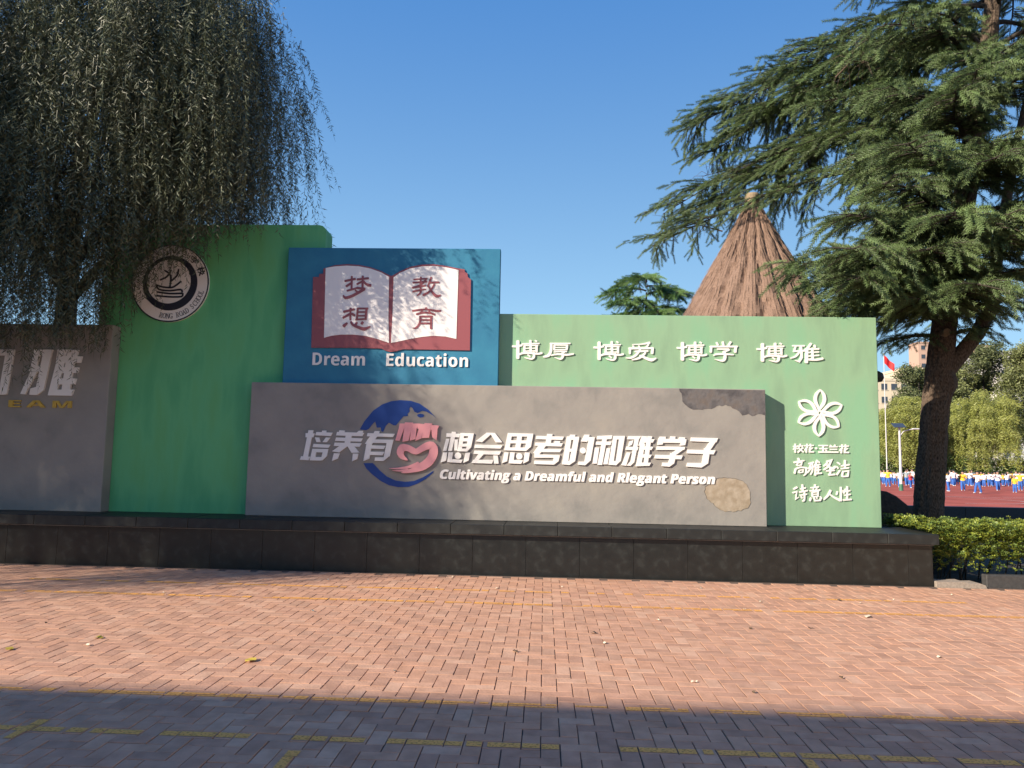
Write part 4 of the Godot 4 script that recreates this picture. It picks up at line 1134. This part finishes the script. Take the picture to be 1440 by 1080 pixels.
func willows() -> void:
	# its shoots hang partly before and partly behind the sign walls
	var keep := func(p: Vector3, drop: float) -> bool:
		var low := p.y - drop
		if p.z < -11.15 and p.z > -12.0 and low < 5.25 and p.x < -3.3: return false
		if p.z > -11.2 and low < lerpf(2.7, 5.4, clampf((p.x + 7.3) / 2.6, 0.0, 1.0)): return false
		if p.z > -9.2 or p.x > -4.15: return false
		return true
	var c := Vector3(-7.0, 7.5, -11.3)
	# long shoots that trail down before the walls
	var curtain := []
	for k in 1350:
		var x := rng.randf_range(-9.2, -4.1)
		var z := rng.randf_range(-11.0, -9.7)
		var low := 3.0 + rng.randf() * rng.randf() * 2.6 if x < -6.3 else lerpf(3.55, 4.75, clampf((x + 6.1) / 1.7, 0.0, 1.0)) + rng.randf() * 0.9
		if x < -6.9 and rng.randf() < 0.12: low -= 0.6
		var kind := 1 + rng.randi() % 3
		var sc := rng.randf_range(0.8, 1.15)
		curtain.append([kind, Vector3(x, low + [0.9, 1.5, 2.1, 2.8][kind] * sc, z), sc])
	willow("willow_tree", "dark weeping willow whose shoots hang over the emblem and grey wall", Vector3(-8.6, -0.03, -13.2), c, Vector3(3.3, 3.7, 2.7), 5600,
		[[Vector3(-8.6, 4.2, -13.2), Vector3(-5.6, 6.6, -12.6)], [Vector3(-8.6, 4.8, -13.2), Vector3(-5.0, 8.2, -12.3)], [Vector3(-8.6, 4.0, -13.2), Vector3(-7.2, 6.0, -10.4)], [Vector3(-8.6, 5.5, -13.2), Vector3(-7.0, 9.3, -11.6)], [Vector3(-8.6, 4.4, -13.2), Vector3(-9.8, 7.5, -11.0)], [Vector3(-8.6, 4.9, -13.1), Vector3(-6.9, 5.55, -12.7)]],
		0.2, [2.6, 1.2], Color(0.075, 0.09, 0.05), keep, curtain)
	# the tree beyond the frame whose shade falls on the left of the walls
	willow("willow_tree", "weeping willow standing on the plaza that shades the walls", Vector3(-14.0, -0.01, -7.2), Vector3(-14.0, 7.4, -7.0), Vector3(3.8, 3.6, 3.4), 9500,
		[[Vector3(-14.0, 4.0, -7.2), Vector3(-11.6, 7.0, -6.4)], [Vector3(-14.0, 4.4, -7.2), Vector3(-16.0, 7.6, -7.0)], [Vector3(-14.0, 4.6, -7.2), Vector3(-13.4, 8.6, -9.0)]],
		0.2, [2.9, 0.5], Color(0.095, 0.115, 0.06), func(_p: Vector3, _d: float) -> bool: return true)

# ---------------------------------------------------------------- far field
func capsule(p: Vector3, a: Vector3, b: Vector3, ra: float, rb: float) -> float:
	var ab := b - a
	var f := clampf((p - a).dot(ab) / maxf(ab.length_squared(), 1e-6), 0.0, 1.0)
	return p.distance_to(a + ab * f) - lerpf(ra, rb, f)

func nets(bones: Array, cell: float, k: float) -> ArrayMesh:
	var lo := Vector3(1e9, 1e9, 1e9)
	var hi := -lo
	for b in bones:
		var m := maxf(b[2], b[3]) + cell * 2.0
		lo = lo.min(b[0] - Vector3.ONE * m).min(b[1] - Vector3.ONE * m)
		hi = hi.max(b[0] + Vector3.ONE * m).max(b[1] + Vector3.ONE * m)
	var n := Vector3i(((hi - lo) / cell).ceil()) + Vector3i.ONE
	var f := PackedFloat32Array()
	f.resize(n.x * n.y * n.z)
	f.fill(1.0)
	for b in bones:
		var m := maxf(b[2], b[3]) + cell * 2.5
		var c0 := Vector3i(((b[0].min(b[1]) - Vector3.ONE * m - lo) / cell).floor()).clamp(Vector3i.ZERO, n - Vector3i.ONE)
		var c1 := Vector3i(((b[0].max(b[1]) + Vector3.ONE * m - lo) / cell).ceil()).clamp(Vector3i.ZERO, n - Vector3i.ONE)
		for z in range(c0.z, c1.z + 1):
			for y in range(c0.y, c1.y + 1):
				for x in range(c0.x, c1.x + 1):
					var i := (z * n.y + y) * n.x + x
					var d := capsule(lo + Vector3(x, y, z) * cell, b[0], b[1], b[2], b[3])
					var e := f[i]
					var h := clampf(0.5 + 0.5 * (e - d) / k, 0.0, 1.0)
					f[i] = lerpf(e, d, h) - k * h * (1.0 - h)
	var vid := {}
	var V := []
	var at := func(x: int, y: int, z: int) -> float: return f[(z * n.y + y) * n.x + x]
	for z in n.z - 1:
		for y in n.y - 1:
			for x in n.x - 1:
				var s := Vector3.ZERO
				var c := 0
				for e in [[0,0,0,1,0,0],[0,1,0,1,1,0],[0,0,1,1,0,1],[0,1,1,1,1,1],[0,0,0,0,1,0],[1,0,0,1,1,0],[0,0,1,0,1,1],[1,0,1,1,1,1],[0,0,0,0,0,1],[1,0,0,1,0,1],[0,1,0,0,1,1],[1,1,0,1,1,1]]:
					var a: float = at.call(x + e[0], y + e[1], z + e[2])
					var b: float = at.call(x + e[3], y + e[4], z + e[5])
					if (a < 0.0) != (b < 0.0):
						s += Vector3(e[0], e[1], e[2]).lerp(Vector3(e[3], e[4], e[5]), a / (a - b))
						c += 1
				if c:
					vid[Vector3i(x, y, z)] = V.size()
					V.append(lo + (Vector3(x, y, z) + s / c) * cell)
	var st := begin()
	st.set_smooth_group(0)
	for v: Vector3i in vid:
		var a: float = at.call(v.x, v.y, v.z)
		for ax in 3:
			var w := v
			w[ax] += 1
			var b: float = at.call(w.x, w.y, w.z)
			if (a < 0.0) == (b < 0.0): continue
			var u := Vector3i.ZERO
			u[(ax + 1) % 3] = 1
			var q := Vector3i.ZERO
			q[(ax + 2) % 3] = 1
			var ids := [v, v - u, v - u - q, v - q]
			if not (vid.has(ids[1]) and vid.has(ids[2]) and vid.has(ids[3])): continue
			var nrm := Vector3.ZERO
			nrm[ax] = 1.0 if a < 0.0 else -1.0
			var P := []
			for i in ids: P.append(V[vid[i]])
			for t in [[0, 1, 2], [0, 2, 3]]:
				var flip: bool = (P[t[1]] - P[t[0]]).cross(P[t[2]] - P[t[0]]).dot(nrm) > 0.0
				st.add_vertex(P[t[0]])
				st.add_vertex(P[t[2] if flip else t[1]])
				st.add_vertex(P[t[1] if flip else t[2]])
	st.index()
	st.generate_normals()
	return st.commit()

# a child of 1.45 m; arms give elbow and hand for each side; step spreads the feet
func child_meshes(elbows: Array, hands: Array, step: float) -> Dictionary:
	var V := func(x: float, y: float, z: float) -> Vector3: return Vector3(x, y, z)
	var hip := [Vector3(-0.075, 0.74, 0), Vector3(0.075, 0.74, 0)]
	var knee := [Vector3(-0.085, 0.41, step * 0.5 + 0.015), Vector3(0.085, 0.41, -step * 0.5 + 0.02)]
	var foot := [Vector3(-0.09, 0.07, step), Vector3(0.09, 0.07, -step)]
	var sh := [Vector3(-0.145, 1.13, 0), Vector3(0.145, 1.13, 0)]
	var skin := [[Vector3(0, 1.10, 0), Vector3(0, 1.25, 0.01), 0.05, 0.042], [Vector3(0, 1.31, 0.02), Vector3(0, 1.37, 0.01), 0.075, 0.085], [Vector3(0, 1.30, 0.095), Vector3(0, 1.32, 0.1), 0.013, 0.01], [Vector3(-0.085, 1.33, 0.01), Vector3(0.085, 1.33, 0.01), 0.02, 0.02], [Vector3(0, 0.8, 0), Vector3(0, 1.08, 0), 0.10, 0.115]]
	var shirt := [[Vector3(-0.06, 0.78, 0), Vector3(0.06, 0.78, 0), 0.115, 0.115], [Vector3(0, 0.8, 0), Vector3(0, 1.05, 0), 0.125, 0.14], [sh[0], sh[1], 0.07, 0.07]]
	var legs := [[Vector3(-0.05, 0.76, 0), Vector3(0.05, 0.76, 0), 0.11, 0.11]]
	var shoes := []
	for s in 2:
		skin += [[sh[s], elbows[s], 0.048, 0.036], [elbows[s], hands[s], 0.036, 0.026], [hands[s], hands[s] + (hands[s] - elbows[s]).normalized() * 0.09, 0.03, 0.014], [hands[s], hands[s] + (hands[s] - elbows[s]).normalized() * 0.04 + Vector3(0, 0, 0.035), 0.014, 0.01], [hip[s], knee[s], 0.075, 0.05], [knee[s], foot[s], 0.048, 0.035]]
		shirt.append([sh[s], sh[s].lerp(elbows[s], 0.75), 0.066, 0.06])
		legs += [[hip[s], knee[s], 0.095, 0.075], [knee[s], foot[s] + Vector3(0, 0.03, 0), 0.075, 0.066]]
		shoes.append(nets([[foot[s] + Vector3(0, -0.03, -0.03), foot[s] + Vector3(0, -0.035, 0.12), 0.042, 0.035]], 0.024, 0.02))
	return {"body": nets(skin, 0.024, 0.03), "shirt": nets(shirt, 0.026, 0.04), "trousers": nets(legs, 0.026, 0.04), "shoes": shoes, "hair": nets([[Vector3(0, 1.37, -0.03), Vector3(0, 1.40, 0.01), 0.095, 0.088], [Vector3(0, 1.30, -0.045), Vector3(0, 1.36, -0.04), 0.07, 0.08]], 0.024, 0.03)}

func field() -> void:
	structure("sports_field", box_mesh(Vector3(-60, -0.5, -97), Vector3(130, -0.3, -21.2)), M.track)
	# curved court lines on the red surface
	for r in [[26.0, -46.0, 4.6], [22.5, -46.0, 4.6], [30.0, -46.5, 4.6]]:
		var st := begin()
		for k in 26:
			var a0 := lerpf(-1.7, 1.7, k / 26.0)
			var a1 := lerpf(-1.7, 1.7, (k + 1) / 26.0)
			var c := Vector3(r[0], -0.296, r[1])
			var d0 := Vector3(cos(a0), 0, sin(a0))
			var d1 := Vector3(cos(a1), 0, sin(a1))
			quad(st, c + d0 * r[2], c + d1 * r[2], c + d1 * (r[2] + 0.09), c + d0 * (r[2] + 0.09), Vector3.UP)
		var o := structure("court_line", st.commit(), M.line)
	var poses := [
		child_meshes([Vector3(-0.22, 0.9, -0.03), Vector3(0.22, 0.9, -0.02)], [Vector3(-0.23, 0.70, 0.06), Vector3(0.23, 0.70, 0.07)], 0.04),
		child_meshes([Vector3(-0.38, 1.12, 0.05), Vector3(0.38, 1.12, 0.05)], [Vector3(-0.58, 1.12, 0.08), Vector3(0.58, 1.14, 0.08)], 0.12),
		child_meshes([Vector3(-0.20, 1.10, 0.22), Vector3(0.27, 0.93, -0.05)], [Vector3(-0.17, 1.16, 0.42), Vector3(0.16, 0.82, 0.12)], 0.16),
	]
	var words := {"w": "white shirt", "y": "yellow vest", "r": "red shirt", "g": "grey shirt", "o": "orange vest"}
	var kids := [[34.0,-79.0,"w"],[30.6,-70.3,"y"],[34.8,-78.5,"w"],[31.0,-68.9,"w"],[34.9,-76.2,"g"],[31.3,-67.6,"r"],[37.0,-79.5,"w"],[35.2,-80.2,"w"],[35.4,-83.0,"w"],[35.6,-77.5,"w"],[41.9,-83.0,"y"],[30.9,-60.6,"w"],[42.3,-82.6,"w"],[43.3,-83.2,"w"],[33.3,-63.1,"y"],[44.2,-83.1,"w"],[43.8,-81.5,"y"],[31.4,-57.5,"w"],[42.7,-77.1,"w"],[46.8,-83.0,"w"],[37.1,-65.0,"w"],[47.6,-82.5,"y"],[48.4,-83.0,"w"],[49.1,-83.5,"y"],[35.9,-60.7,"y"],[39.6,-66.2,"y"],[44.6,-81.0,"y"],[44.9,-84.6,"y"],[43.1,-80.0,"g"],[44.5,-82.0,"o"],[45.6,-80.4,"w"],[47.8,-79.5,"w"],[44.7,-79.2,"w"],[40.3,-78.0,"w"],[42.4,-79.0,"w"],[46.9,-80.6,"w"],[46.3,-78.0,"w"],[43.9,-78.4,"w"],[43.4,-79.6,"y"],[41.6,-80.6,"w"]]
	for i in kids.size():
		var q: Array = kids[i]
		var m: Dictionary = poses[i % 3]
		var how: String = ["with arms lowered", "with both arms spread", "with one arm reaching forward"][i % 3]
		var t := thing("person", "child in %s and blue trousers %s on the red track" % [words[q[2]], how], "person", Vector3(q[0], -0.3, q[1]), -1.2 + (i * 37 % 17) * 0.09 + (PI if i % 4 == 3 else 0.0), "children exercising on the red track")
		t.scale = Vector3.ONE * (0.99 + 0.1 * sin(i * 2.3))
		put("body", m.body, M.skin, t)
		put("hair", m.hair, M.hair, t)
		put("shirt", m.shirt, M.shirt[q[2]], t)
		put("trousers", m.trousers, M.trousers, t)
		for s in m.shoes: put("shoe", s, M.shoe, t)
	# solar street lamp
	for L in [[Vector3(27.07, -0.3, -60), 4.85, 0.0, "white solar street lamp with curved arm before the weeping willows"], [Vector3(45.3, -0.3, -72), 6.4, PI, "white solar lamp at the edge of the sports ground, near grey canopy"]]:
		var t := thing("street_lamp", L[3], "lamp", L[0], L[2], "lamps round the sports ground")
		var h: float = L[1]
		put("base", tube_mesh([Vector3(0, 0, 0), Vector3(0, 0.5, 0)], [0.16, 0.14], 10), mat(lin(0.05, 0.16, 0.1), 0.6), t)
		put("pole", tube_mesh([Vector3(0, 0.5, 0), Vector3(0, h, 0)], [0.11, 0.07], 10), M.metal, t)
		put("arm", tube_mesh([Vector3(0, h - 0.75, 0), Vector3(0.3, h - 0.35, 0), Vector3(0.8, h - 0.2, 0), Vector3(1.2, h - 0.15, 0)], [0.04, 0.04, 0.035, 0.03], 8), M.metal, t)
		put("lamp_head", box_mesh(Vector3(0.95, h - 0.2, -0.12), Vector3(1.5, h - 0.1, 0.12), 0.03), M.metal, t)
		var pn := put("solar_panel", box_mesh(Vector3(-0.5, -0.02, -0.35), Vector3(0.4, 0.02, 0.35), 0.005), M.glass, t, Vector3(0, h + 0.1, 0))
		pn.rotation.x = 0.5
	var f := thing("flag_pole", "tall thin flagpole with a red flag beyond the green wall", "flagpole", Vector3(34.74, -0.3, -80))
	put("pole", tube_mesh([Vector3(0, 0, 0), Vector3(0, 13.4, 0)], [0.06, 0.035], 8), M.metal, f)
	var st := begin()
	for i in 12:
		for j in 6:
			var p := []
			for q in [[0, 0], [1, 0], [1, 1], [0, 1]]:
				var u: float = (i + q[0]) / 12.0
				var v: float = (j + q[1]) / 6.0
				p.append(Vector3(0.04 + u * 0.95, 13.2 - v * 0.85 - u * 0.95, 0.16 * sin(u * 8.0 + v) * u))
			fquad(st, p[0], p[1], p[2], p[3], Vector3(0, 0, 1))
	put("flag", st.commit(), M.flag, f)
	var sp := thing("loudspeaker", "black round loudspeaker on a post behind the green wall edge", "speaker", Vector3(5.28, -0.03, -12.5))
	put("post", tube_mesh([Vector3(-0.12, 0, -0.1), Vector3(-0.12, 3.0, -0.1)], [0.04, 0.035], 8), M.black, sp)
	var horn := begin()
	lathe(horn, [Vector2(0.03, 2.95), Vector2(0.1, 2.96), Vector2(0.135, 3.02), Vector2(0.12, 3.09), Vector2(0.06, 3.13), Vector2(0.0, 3.135)], Vector3(0, 0, 0), 20)
	put("housing", horn.commit(), M.black, sp)

func clump() -> ArrayMesh:
	var st := begin()
	var r := RandomNumberGenerator.new()
	r.seed = 3
	for k in 26:
		var o := Vector3(r.randfn(0, 0.22), r.randfn(0, 0.16), r.randfn(0, 0.22))
		var d := Vector3(r.randfn(0, 1), r.randfn(0, 0.5), r.randfn(0, 1)).normalized() * 0.13
		var s := d.cross(Vector3(r.randfn(0, 1), r.randfn(0, 1), r.randfn(0, 1))).normalized() * 0.055
		fquad(st, o - d, o + s, o + d, o - s, Vector3.UP)
	return st.commit()

func broadleaf(label: String, at: Vector3, h: float, w: float, col: Color, mesh: Mesh, group: String) -> void:
	var t := thing("broadleaf_tree", label, "tree", at, 0.0, group)
	var st := begin()
	tube(st, [Vector3(0, -0.05, 0), Vector3(0.1, h * 0.4, 0), Vector3(0, h * 0.8, 0)], [0.24, 0.18, 0.05], 8)
	for k in 6:
		var a := k * 1.1
		tube(st, [Vector3(0.05, h * (0.3 + 0.06 * k), 0), Vector3(cos(a) * w * 0.3, h * (0.5 + 0.06 * k), sin(a) * w * 0.3)], [0.09, 0.02], 6)
	put("trunk", st.commit(), M.wood, t)
	var xf := []
	var cols := []
	var lobes := []
	for k in 16:
		var a := rng.randf() * TAU
		var y := rng.randf_range(0.28, 0.92)
		var rr := w * 0.42 * sqrt(maxf(0.05, 1.0 - pow((y - 0.5) / 0.52, 2.0)))
		lobes.append([Vector3(cos(a) * rr * rng.randf_range(0.3, 1.0), y * h, sin(a) * rr * rng.randf_range(0.3, 1.0)), rng.randf_range(0.16, 0.27) * w])
	for l in lobes:
		for k in 95:
			var d := Vector3(rng.randfn(0, 1), rng.randfn(0, 1), rng.randfn(0, 1)).normalized()
			xf.append(Transform3D(Basis.from_euler(Vector3(rng.randf() * 6, rng.randf() * 6, 0)) * rng.randf_range(0.9, 1.5), l[0] + d * l[1] * Vector3(1, 0.75, 1) * pow(rng.randf(), 0.4)))
			var v := rng.randf_range(0.7, 1.3)
			cols.append(Color(col.r * v, col.g * v, col.b * v))
	many("crown", mesh, M.leaf, xf, cols, t)

func far_willow(label: String, at: Vector3, h: float, w: float, col: Color, shoot: Mesh) -> void:
	var t := thing("willow_tree", label, "tree", at, 0.0, "willows beyond the track")
	put("trunk", tube_mesh([Vector3(0, -0.05, 0), Vector3(0.1, h * 0.35, 0), Vector3(0, h * 0.75, 0)], [0.35, 0.28, 0.1], 8), M.wood, t)
	var xf := []
	var cols := []
	for l in 34:
		var a := rng.randf() * TAU
		var r := w * 0.5 * sqrt(rng.randf())
		var top := h * (0.62 + 0.36 * sqrt(maxf(0.0, 1.0 - pow(r / (w * 0.52), 2.0))) + rng.randf_range(-0.12, 0.02))
		for k in 46:
			var b := rng.randf() * TAU
			var q := sqrt(rng.randf()) * w * 0.11
			var y := top - 0.5 * q * q / (w * 0.11)
			for s in 3:
				if rng.randf() < 0.25: continue
				var yy := y - s * 1.9
				if yy < 3.2: break
				xf.append(Transform3D(Basis(Vector3.UP, rng.randf() * TAU) * rng.randf_range(0.85, 1.2), Vector3(cos(a) * r + cos(b) * q * (1.0 + s * 0.12), yy, sin(a) * r + sin(b) * q * (1.0 + s * 0.12))))
				var v := rng.randf_range(0.75, 1.25)
				cols.append(Color(col.r * v, col.g * v, col.b * v))
	many("hanging_shoots", shoot, M.leaf, xf, cols, t)

func building(label: String, at: Vector3, size: Vector3, m: Material, cols: int, floors: int, group := "") -> Node3D:
	var t := thing("apartment_building", label, "building", at, 0.0, group)
	put("wall", box_mesh(Vector3(-size.x * 0.5, 0, -size.z), Vector3(size.x * 0.5, size.y, 0)), m, t)
	put("parapet", box_mesh(Vector3(-size.x * 0.5 - 0.15, size.y + 0.001, -size.z - 0.15), Vector3(size.x * 0.5 + 0.15, size.y + 0.7, 0.15)), m, t)
	var pane := box_mesh(Vector3(-0.75, -0.8, 0), Vector3(0.75, 0.8, 0.03))
	var sill := box_mesh(Vector3(-0.9, -0.95, 0), Vector3(0.9, -0.82, 0.15))
	for f in floors:
		for c in cols:
			var p := Vector3(lerpf(-size.x * 0.5, size.x * 0.5, (c + 0.5) / cols), (f + 0.55) * size.y / floors, 0.002)
			var w := put("window", pane, M.glass, t, p)
			put("sill", sill, m, w)
	return t

func backdrop() -> void:
	var cl := clump()
	var shoot := willow_shoot(2.2, 5, 0.42)
	far_willow("big weeping willow with pale green curtains beyond the exercising children", Vector3(54.9, -0.36, -100), 12.2, 9.6, Color(0.24, 0.265, 0.06), shoot)
	far_willow("narrower weeping willow half hidden by the cedar trunk", Vector3(45.2, -0.36, -98), 11.0, 6.4, Color(0.24, 0.265, 0.06), shoot)
	var g := "trees lining the far side of the track"
	var n := 0
	for q in [[47.0, -106, 11.5, 7.0], [52.5, -110, 17.0, 8.0], [57.5, -113, 18.5, 9.0], [62.5, -112, 20.0, 9.5], [66.5, -106, 20.5, 9.5], [71.5, -110, 21.0, 9.5], [41.5, -108, 10.5, 7.5], [77.0, -108, 19.0, 9.0]]:
		broadleaf(["low round broadleaf tree before the cream apartment block", "dark broadleaf tree beside the cedar trunk and flagpole", "tall grey-green broadleaf tree behind the half hidden willow", "dark broadleaf tree straight behind the big weeping willow", "tallest pale broadleaf tree towering over the sloping grey canopy", "dark broadleaf tree past the white block beyond the canopy", "small broadleaf tree mostly behind the light green sign wall", "dark broadleaf tree standing past the canopy shed"][n], Vector3(q[0], -0.36, q[1]), q[2], q[3], [Color(0.14, 0.16, 0.055), Color(0.10, 0.12, 0.045)][n % 2], cl, g)
		n += 1
	var h := thing("far_hedge", "bright green hedge strip at the far edge of the track", "hedge", Vector3(46, -0.36, -97.6))
	var xf := []
	var cols := []
	for k in 2600:
		xf.append(Transform3D(Basis.from_euler(Vector3(rng.randf() * 6, rng.randf() * 6, 0)), Vector3(rng.randf_range(-16, 30), rng.randf_range(0.1, 2.9 + 0.25 * sin(k * 0.7)), rng.randf_range(-0.7, 0.7))))
		var v := rng.randf_range(0.7, 1.3)
		cols.append(Color(0.09 * v, 0.15 * v, 0.03 * v))
	many("foliage", cl, M.leaf, xf, cols, h)
	building("cream apartment block with small windows behind the far trees", Vector3(88, -0.36, -200), Vector3(20, 23.5, 12), M.cream, 8, 7)
	building("taller cream block stepping up beside the flagpole", Vector3(100, -0.36, -206), Vector3(12, 27, 12), M.cream, 5, 8)
	building("white block above the right end of the tree line", Vector3(124, -0.36, -204), Vector3(12, 31.5, 12), M.plaster, 5, 9)
	building("grey white block with rooftop rooms between the towers", Vector3(113.5, -0.36, -208), Vector3(9, 30, 12), M.plaster, 4, 9)
	building("slim orange brick tower half behind the cedar trunk", Vector3(147, -0.36, -300), Vector3(7, 49, 8), M.orange_brick, 2, 14)
	building("slim orange brick tower showing between cedar limbs", Vector3(167.5, -0.36, -300), Vector3(6, 48, 8), M.orange_brick, 2, 14)
	# grey canopy at the edge of the sports ground
	var c := thing("canopy_shed", "dark grey sloping canopy roof at the edge of the sports ground", "shed", Vector3(62.0, -0.36, -93))
	var st := begin()
	extrude(st, PackedVector2Array([Vector2(-3.5, 2.2), Vector2(6, 5.6), Vector2(6, 5.75), Vector2(-3.6, 2.35)]), -4.0, 0.0)
	put("roof", st.commit(), mat(lin(0.12, 0.125, 0.14), 0.6), c)
	for x in [-3.0, 5.5]: put("post", tube_mesh([Vector3(x, 0, -0.3), Vector3(x, 2.3 + (x + 3.5) * 0.355, -0.3)], [0.08, 0.08], 8), M.metal, c)
	put("back_wall", box_mesh(Vector3(-3.2, 0, -3.9), Vector3(5.8, 2.25, -3.8)), mat(lin(0.09, 0.14, 0.22), 0.7), c)
	# teaching building behind the camera, whose roof edge shades the foreground
	var b := building("teaching building across the plaza shading the foreground bricks", Vector3(-31, -0.01, 10.7), Vector3(29, 12.25, 10.0), M.plaster, 9, 3)
	b.rotation.y = PI
	b.position.z = 9.75
	# unseen building, added so its sunlit face bounces warm light into the shade
	var w := building("unseen cream building with windows added to bounce warm light onto the plaza", Vector3(11.5, -0.01, 9.0), Vector3(25, 11.0, 9.0), M.cream, 7, 3)
	w.rotation.y = -PI / 2.0

func litter() -> void:
	var spots := [[-3.79,-6.60,1],[-2.25,-6.03,1],[-4.26,-6.15,1],[-1.21,-10.43,0],[-1.29,-9.51,0],[-0.57,-9.62,0],[0.24,-9.86,0],[0.10,-9.05,0],[3.43,-8.46,0],[1.99,-10.02,0],[2.20,-8.67,0],[2.51,-9.17,0],[0.48,-7.32,2],[2.01,-7.70,2],[-1.09,-5.86,0],[0.55,-6.94,0],[-0.22,-6.56,2],[-5.73,-8.45,0],[-4.31,-8.76,0],[-2.35,-7.96,0],[1.16,-7.98,0],[3.52,-10.31,0],[5.10,-10.02,0],[3.49,-9.40,2],[3.67,-9.25,0],[4.18,-9.55,0],[2.61,-7.80,2],[1.11,-5.82,0],[2.25,-6.06,2],[-4.58,-7.09,2],[-3.74,-6.35,0],[-2.76,-9.94,0],[1.48,-5.61,2],[-3.77,-8.48,0],[3.33,-6.78,0]]
	var cols := [mat(lin(0.62, 0.55, 0.42), 0.8), mat(lin(0.55, 0.40, 0.06), 0.7), mat(lin(0.12, 0.08, 0.05), 0.9)]
	var words := ["pale dry scrap of leaf lying on the sunlit bricks", "yellow fallen leaf lying on the sunlit bricks", "dark withered leaf lying on the sunlit bricks"]
	for i in spots.size():
		var s: Array = spots[i]
		var L: float = [0.045, 0.09, 0.05][s[2]] * (1.0 + 0.35 * sin(i * 1.7))
		if i == 8: L = 0.13
		var st := begin()
		var wdt := L * (0.36 if s[2] else 0.3)
		for k in 6:
			var p := []
			for q in [[0, -1], [1, -1], [1, 1], [0, 1]]:
				var f: float = (k + q[0]) / 6.0
				var hw: float = wdt * sin(PI * clampf(f, 0.02, 0.98)) * q[1]
				p.append(Vector3((f - 0.5) * L, 0.004 + 0.012 * sin(f * 4.0 + i) * sin(f * 4.0 + i) + absf(q[1]) * hw * hw * 4.0, hw))
			fquad(st, p[0], p[1], p[2], p[3], Vector3.UP)
		var o := put("fallen_leaf", st.commit(), cols[s[2]], self, Vector3(s[0], 0.001, s[1]))
		o.rotation.y = i * 1.3
		tag(o, words[s[2]], "leaf", "fallen leaves on the bricks")
